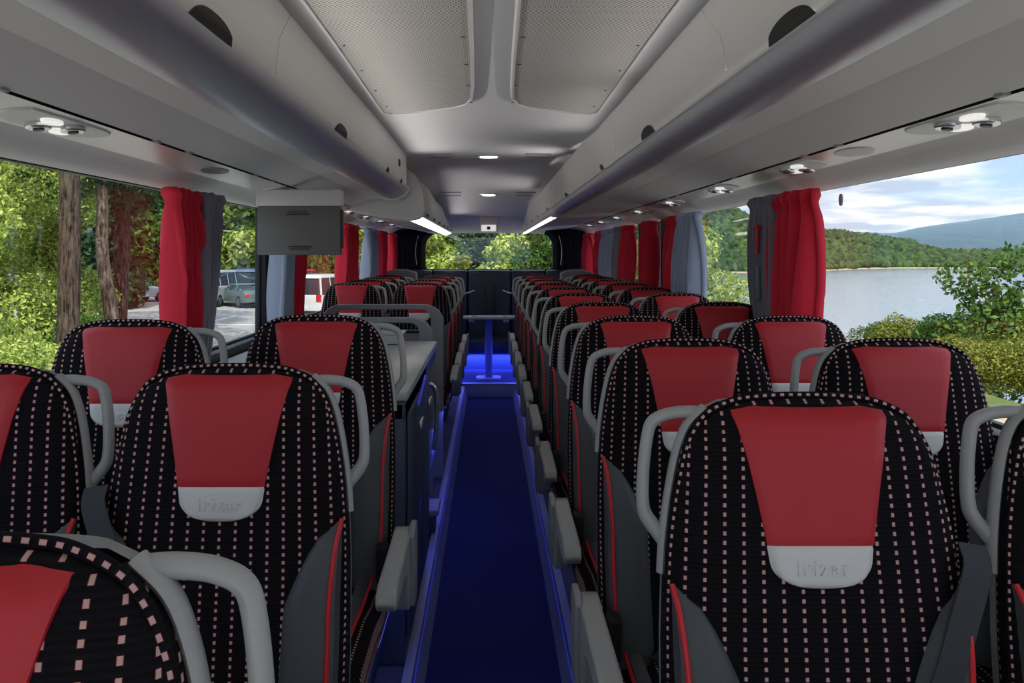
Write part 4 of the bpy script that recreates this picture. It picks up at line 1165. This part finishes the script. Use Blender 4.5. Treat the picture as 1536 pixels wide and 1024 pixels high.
back = [(-30, 62, 'leaf_dark', 13, 5), (60, 60, 'leaf_mid', 12, 5), (135, 58, 'leaf_mid', 12, 5), (205, 64, 'leaf_mid', 13, 5), (232, 58, 'leaf_rust', 8, 2.6), (275, 62, 'leaf_mid', 12, 5.5), (335, 66, 'leaf_dark', 13, 6), (395, 62, 'leaf_mid', 12, 5), (455, 70, 'leaf_mid', 10, 5.5), (515, 72, 'leaf_bright', 9, 5), (560, 78, 'leaf_mid', 13, 6), (100, 46, 'leaf_dark', 11, 3.2), (150, 44, 'leaf_dark', 10, 2.8), (222, 57, 'leaf_mid', 10, 3), (350, 60, 'leaf_bright', 7, 3)]
bk_lb = ['dark green tree beyond the far left edge of the car park', 'mid green tree seen between left edge and thick pine', 'mid green tree behind the leaning pine', 'mid green tree above the silver parked coupe', 'rust brown tree left of the first red curtain', 'green tree hidden partly by the first left curtains', 'dark tree above the silver parked van', 'mid green tree above the dark parked van', 'pale green tree behind the white van', 'bright low tree near the third left window', 'green tree in the rear left windows', 'dense dark conifer behind the thick pine', 'dense dark conifer behind the leaning pale trunk', 'bushy green tree right of the slim dark trunk', 'bright bushy tree behind the parked cars']
for k, ((px, y, lm, h, rd), lb) in enumerate(zip(back, bk_lb)):
    tree((at(px, y), y, GZ), lb, M[lm], h, rd, 9000, .24 if y > 55 else .17, 40+k, group=T, base=.04, blobs_n=11)

for k, (x_, y_, h_, rd_, lm_, w_) in enumerate(((-24, 14, 8, 3.4, 'leaf_mid', 'green tree on the car park edge far left, level with the front seats'), (-33, 24, 10, 4.5, 'leaf_dark', 'dark tree left of the car park behind the bright one'), (-42, 40, 11, 5, 'leaf_mid', 'mid green tree at the far left of the car park'), (-30, 4, 9, 4, 'leaf_bright', 'bright tree left of the coach beyond the first window'), (-48, 22, 12, 6, 'leaf_dark', 'large dark tree closing the car park on the left'))):
    tree((x_, y_, GZ), w_, M[lm_], h_, rd_, 8000, .16, 150+k, group=T, base=.05)

# right side vegetation
T2 = 'trees on the lake side'
r = tree((at(1052, 25), 25, GZ-1.2), 'light green tree in the second right window before the lake', M['leaf_bright'], 4.6, 1.7, 11000, .065, 61, group=T2, base=.15, blobs_n=11, tr=.1)
tree((at(985, 27), 27, GZ-1.0), 'light green tree behind the dark window posts on the right', M['leaf_bright'], 4.6, 1.7, 9000, .07, 62, group=T2, base=.1, tr=.1)
tree((at(1490, 21), 21, GZ-1.9), 'dark leafy tree with showing branches at the right edge over the lake', M['leaf_mid'], 4.75, 1.45, 5200, .08, 63, group=T2, base=.35, tr=.09, blobs_n=12)
tree((at(1640, 22), 22, GZ-1.9), 'dark leafy tree partly beyond the right photo edge', M['leaf_dark'], 5.0, 1.8, 7000, .08, 64, group=T2, base=.2, tr=.1)
bl = [(1400, 22, 'leaf_mid', 1.1, 2.0), (1360, 24, 'leaf_yellow', 1.0, 1.75), (1440, 19.5, 'leaf_yellow', 1.3, 1.65), (1500, 18.5, 'leaf_yellow', 1.4, 1.75), (1570, 18, 'leaf_yellow', 1.4, 1.8), (1480, 21.5, 'leaf_bright', 1.4, 2.2), (1540, 20.5, 'leaf_yellow', 1.2, 2.4), (1320, 27, 'leaf_mid', 1.1, 1.2)]
bl_lb = ['mid green shrub at the left foot of the lakeside tree', 'small yellow shrub at the left end of the lakeside shrubs', 'yellow-green shrub low in front of the lake', 'dense yellow shrub above the right window seat', 'yellow shrub at the right photo edge', 'bright green shrub behind the yellow shrubs', 'tall yellow shrub under the dark lakeside tree', 'low green shrub far left of the lakeside row']
for k, ((px, y, lm, rd, h), lb) in enumerate(zip(bl, bl_lb)):
    bush((at(px, y), y, GZ-.25), lb, M[lm], rd, h*.78, 8000, .036, 70+k, group='shrubs on the lake bank')
for k, (px, y) in enumerate(((940, 40), (905, 45), (875, 50), (1010, 44))):
    tree((at(px, y), y, GZ-1), 'green tree seen in the rear right windows, %s from the back' % ordinal(3-k if k < 3 else 0) if k < 3 else 'mid green tree far behind the blue-grey curtain', M['leaf_mid'], 7.5, 3, 7000, .15, 90+k, group=T2, base=.06)
# behind the rear window
T3 = 'trees behind the rear window'
rb = [(650, 52, 'leaf_bright', 4.0, 1.8), (668, 58, 'leaf_mid', 5.2, 2.0), (705, 62, 'leaf_dark', 9, 3.2), (690, 44, 'leaf_yellow', 2.5, 1.0), (745, 70, 'leaf_dark', 5.2, 2.4), (780, 50, 'leaf_bright', 3.7, 2.6), (815, 60, 'leaf_mid', 5.6, 2.4), (830, 48, 'leaf_mid', 6, 2.4), (635, 66, 'leaf_dark', 9, 3.2), (762, 85, 'leaf_dark', 10, 4.5)]
rb_lb = ['pale green tree at the left end of the rear window', 'mid green palm-like tree in the left of the rear window', 'dark rounded tree left of centre in the rear window', 'bright yellow-green round bush low in the rear window', 'dark narrow tree in the middle of the rear window', 'broad bright green tree right of centre in the rear window', 'tall green tree at the right of the rear window', 'layered green tree at the right end of the rear window', 'dark tree behind the left end of the rear window', 'tall dark tree at the back of the rear window view']
for k, ((px, y, lm, h, rd), lb) in enumerate(zip(rb, rb_lb)):
    tree((at(px, y), y, GZ), lb, M[lm], h, rd, 7000, .15, 110+k, group=T3, base=.08)

# ---- vehicles
def wheel(parent, x, y, r, w):
    q = MB(); q.disc((x, y, r), r, 'x', w, 22); wl = q.build('wheel', M['tyre'], parent, bev=.02)
    q = MB(); q.disc((x+(.5*w+.005)*(1 if x > 0 else -1), y, r), r*.62, 'x', .02, 16); q.build('rim', M['alloy'], wl)
def car(kind, loc, rz, paint, label, plate=True):
    r = thing('parked_car' if kind != 'van' else 'parked_van', loc, label, 'car' if kind != 'van' else 'van', 'vehicles in the car park', rz)
    if kind == 'van':
        Ln, W, Hh = 4.8, 1.9, 1.95
        low = [(-2.4, .35), (-2.4, 1.05), (-2.25, 1.12), (2.38, 1.12), (2.42, .9), (2.42, .35)]
        glass = [(-1.85, 1.08), (-1.25, 1.78), (-1.1, 1.86), (2.2, 1.86), (2.36, 1.1)]
        roof = [(-1.3, 1.80), (-1.1, 1.93), (2.1, 1.95), (2.28, 1.80)]
        wh = [(-1.5), (1.5)]; rr = .33; tail_z = (.82, 1.12)
    elif kind == 'sports':
        W = 1.8
        low = [(-2.1, .28), (-2.12, .55), (-1.6, .80), (-.9, .88), (1.9, .92), (2.1, .75), (2.1, .3)]
        glass = [(-.85, .86), (-.25, 1.18), (.45, 1.22), (1.2, .95), (1.35, .9)]
        roof = [(-.3, 1.17), (-.1, 1.24), (.5, 1.25), (.62, 1.18)]
        wh = [-1.35, 1.3]; rr = .32; tail_z = (.6, .75)
    else:
        W = 1.8
        low = [(-2.15, .3), (-2.17, .62), (-1.95, .78), (-.95, .92), (2.0, .96), (2.15, .8), (2.15, .32)]
        glass = [(-.98, .9), (-.3, 1.38), (.7, 1.42), (1.75, .98)]
        roof = [(-.38, 1.36), (-.2, 1.44), (.75, 1.46), (.98, 1.38)]
        wh = [-1.35, 1.3]; rr = .31; tail_z = (.68, .86)
    def loft(prof, w0, taper, m, nm, bev=.03):
        q = MB(); n_ = len(prof); o = 0
        zmin = min(p[1] for p in prof); zmax = max(p[1] for p in prof)
        S = []
        for sx in (-1, -.86, .86, 1):
            ring = []
            for y, z in prof:
                k = (z-zmin)/(zmax-zmin+1e-6); ww = w0/2-taper*k
                kk = 1 if abs(sx) < 1 else .97
                ring.append((sx*ww, y*kk, zmin+(z-zmin)*kk))
            S.append(ring)
        for ring in S: q.add(ring, [])
        for a_ in range(3):
            for i in range(n_):
                j = (i+1) % n_; q.f.append((a_*n_+i, a_*n_+j, (a_+1)*n_+j, (a_+1)*n_+i))
        q.f.append(tuple(range(n_))); q.f.append(tuple(3*n_+i for i in range(n_)))
        return q.build(nm, m, r, bev=bev)
    loft(low, W, .04, paint, 'body'); loft(glass, W-.10, .16 if kind != 'van' else .12, M['car_glass'], 'glasshouse', .02); loft(roof, W-.30, .06, paint, 'roof')
    # pillars
    q = MB()
    yb = glass[-1][0]; yt = glass[-2][0]
    for sx in (-1, 1):
        for yy in ((-.1, .85) if kind != 'van' else (-.9, .2, 1.3)):
            q.tube([(sx*(W/2-.06), yy, glass[0][1]), (sx*(W/2-.20), yy, roof[1][1]-.04)], .035, n=6)
        q.tube([(sx*(W/2-.08), yb, glass[-1][1]), (sx*(W/2-.2), yt, glass[-2][1])], .045, n=6)
    q.build('pillar', paint, r)
    for sx in (-1, 1):
        for yy in wh: wheel(r, sx*(W/2-.10), yy, rr, .2)
        q = MB(); ye = low[-2][0]; x0, x1 = sorted((sx*(W/2-.05), sx*(W/2-.28))); q.box(x0, x1, ye-.03, ye+.02, tail_z[0], tail_z[1], .01); q.build('tail_light', M['tail'], r)
    q = MB(); ye = low[-2][0]; q.box(-.26, .26, ye-.0, ye+.025, .52, .64, .004); q.build('number_plate', M['plate'], r)
    q = MB(); q.box(-W/2+.04, W/2-.04, ye-.04, ye+.05, .32, .46, .02); q.build('bumper', M['dark_plastic'] if kind == 'van' else paint, r)
def paint(n, c): return mat(n, c, .3, metal=.3, coat=.6)
silver, dark, white, blue_, teal = paint('paint_silver', lin(186, 190, 194)), paint('paint_dark', lin(62, 66, 74)), paint('paint_white', lin(230, 232, 232)), paint('paint_blue', lin(84, 104, 150)), paint('paint_green_grey', lin(96, 112, 108))
redp = paint('paint_red', lin(170, 36, 34))
# tail faces the camera when rz ~ pi (local +y is the rear)
def put(kind, px, y, rz, pt, lb): car(kind, (at(px, y), y, GZ), rz, pt, lb)
put('coupe', 197, 50, PI*.80, silver, 'silver coupe parked left, behind the slim dark trunk')
put('coupe', 150, 53, PI*.92, blue_, 'blue car mostly hidden between the pine trunks')
put('van', 322, 47, PI*.97, silver, 'silver people carrier seen from behind, right of the grey curtain')
put('sports', 366, 46, PI*1.22, teal, 'low dark grey-green sports car right of the silver people carrier')
put('van', 378, 54, PI*1.15, dark, 'dark boxy van behind the low sports car')
put('van', 400, 50, PI*.9, blue_, 'blue van at the right of the second left window')
put('van', 487, 38, PI*.93, white, 'white van with dark windows in the third left window')
put('van', 436, 50, PI*.8, redp, 'red van left of the white one, behind the dark red curtain')
put('coupe', 703, 58, PI*1.05, white, 'white car far off through the rear window')

# ------------------------------------------------------------------ world and sun
w = bpy.data.worlds.new('sky'); sc.world = w; w.use_nodes = True; nt = w.node_tree
bg = nt.nodes['Background']
tc = nt.nodes.new('ShaderNodeTexCoord'); sp = nt.nodes.new('ShaderNodeSeparateXYZ'); nt.links.new(tc.outputs['Generated'], sp.inputs[0])
# project the direction on a cloud deck
zc_ = math_node(nt, 'ADD', math_node(nt, 'MAXIMUM', sp.outputs[2], 0.0), 0.10)
cx_ = math_node(nt, 'DIVIDE', sp.outputs[0], zc_); cy_ = math_node(nt, 'DIVIDE', sp.outputs[1], zc_)
cb = nt.nodes.new('ShaderNodeCombineXYZ'); nt.links.new(cx_, cb.inputs[0]); nt.links.new(cy_, cb.inputs[1])
n1 = nt.nodes.new('ShaderNodeTexNoise'); n1.inputs['Scale'].default_value = .75; n1.inputs['Detail'].default_value = 9; n1.inputs['Roughness'].default_value = .58
nt.links.new(cb.outputs[0], n1.inputs['Vector'])
rp = nt.nodes.new('ShaderNodeValToRGB'); rp.color_ramp.elements[0].position = .36; rp.color_ramp.elements[1].position = .52
nt.links.new(n1.outputs[0], rp.inputs[0])
n2 = nt.nodes.new('ShaderNodeTexNoise'); n2.inputs['Scale'].default_value = 1.6; n2.inputs['Detail'].default_value = 5
nt.links.new(cb.outputs[0], n2.inputs['Vector'])
rc = nt.nodes.new('ShaderNodeValToRGB'); rc.color_ramp.elements[0].position = .42; rc.color_ramp.elements[0].color = lin(158, 166, 190)
rc.color_ramp.elements[1].position = .66; rc.color_ramp.elements[1].color = (.95, .96, 1, 1)
nt.links.new(n2.outputs[0], rc.inputs[0])
mx = nt.nodes.new('ShaderNodeMix'); mx.data_type = 'RGBA'; mx.inputs['A'].default_value = lin(150, 176, 218)
nt.links.new(rp.outputs[0], mx.inputs['Factor']); nt.links.new(rc.outputs[0], mx.inputs['B'])
nt.links.new(mx.outputs['Result'], bg.inputs[0]); bg.inputs[1].default_value = 1.7
sun = bpy.data.lights.new('sun', 'SUN'); sun.energy = 5.0; sun.angle = math.radians(.6); sun.color = (1, .96, .88)
so = bpy.data.objects.new('sun', sun); COL.objects.link(so)
d = Vector((-.10, .80, -.92)).normalized()      # direction of travel of the light
so.rotation_euler = d.to_track_quat('-Z', 'Y').to_euler()

# ------------------------------------------------------------------ camera
cam = bpy.data.cameras.new('camera'); co = bpy.data.objects.new('camera', cam); COL.objects.link(co)
co.location = (0, 0, ZC); co.rotation_euler = (PI/2, 0, 0)
cam.sensor_width = 36; cam.lens = 30.0
cam.shift_x = 35/1536; cam.shift_y = -132/1536
cam.clip_start = .05; cam.clip_end = 9000
sc.camera = co
sc.view_settings.view_transform = 'Standard'; sc.view_settings.look = 'None'; sc.view_settings.gamma = 1
sc.view_settings.exposure = 0.2
sc.cycles.max_bounces = 14; sc.cycles.diffuse_bounces = 9; sc.cycles.transparent_max_bounces = 16; sc.cycles.glossy_bounces = 5
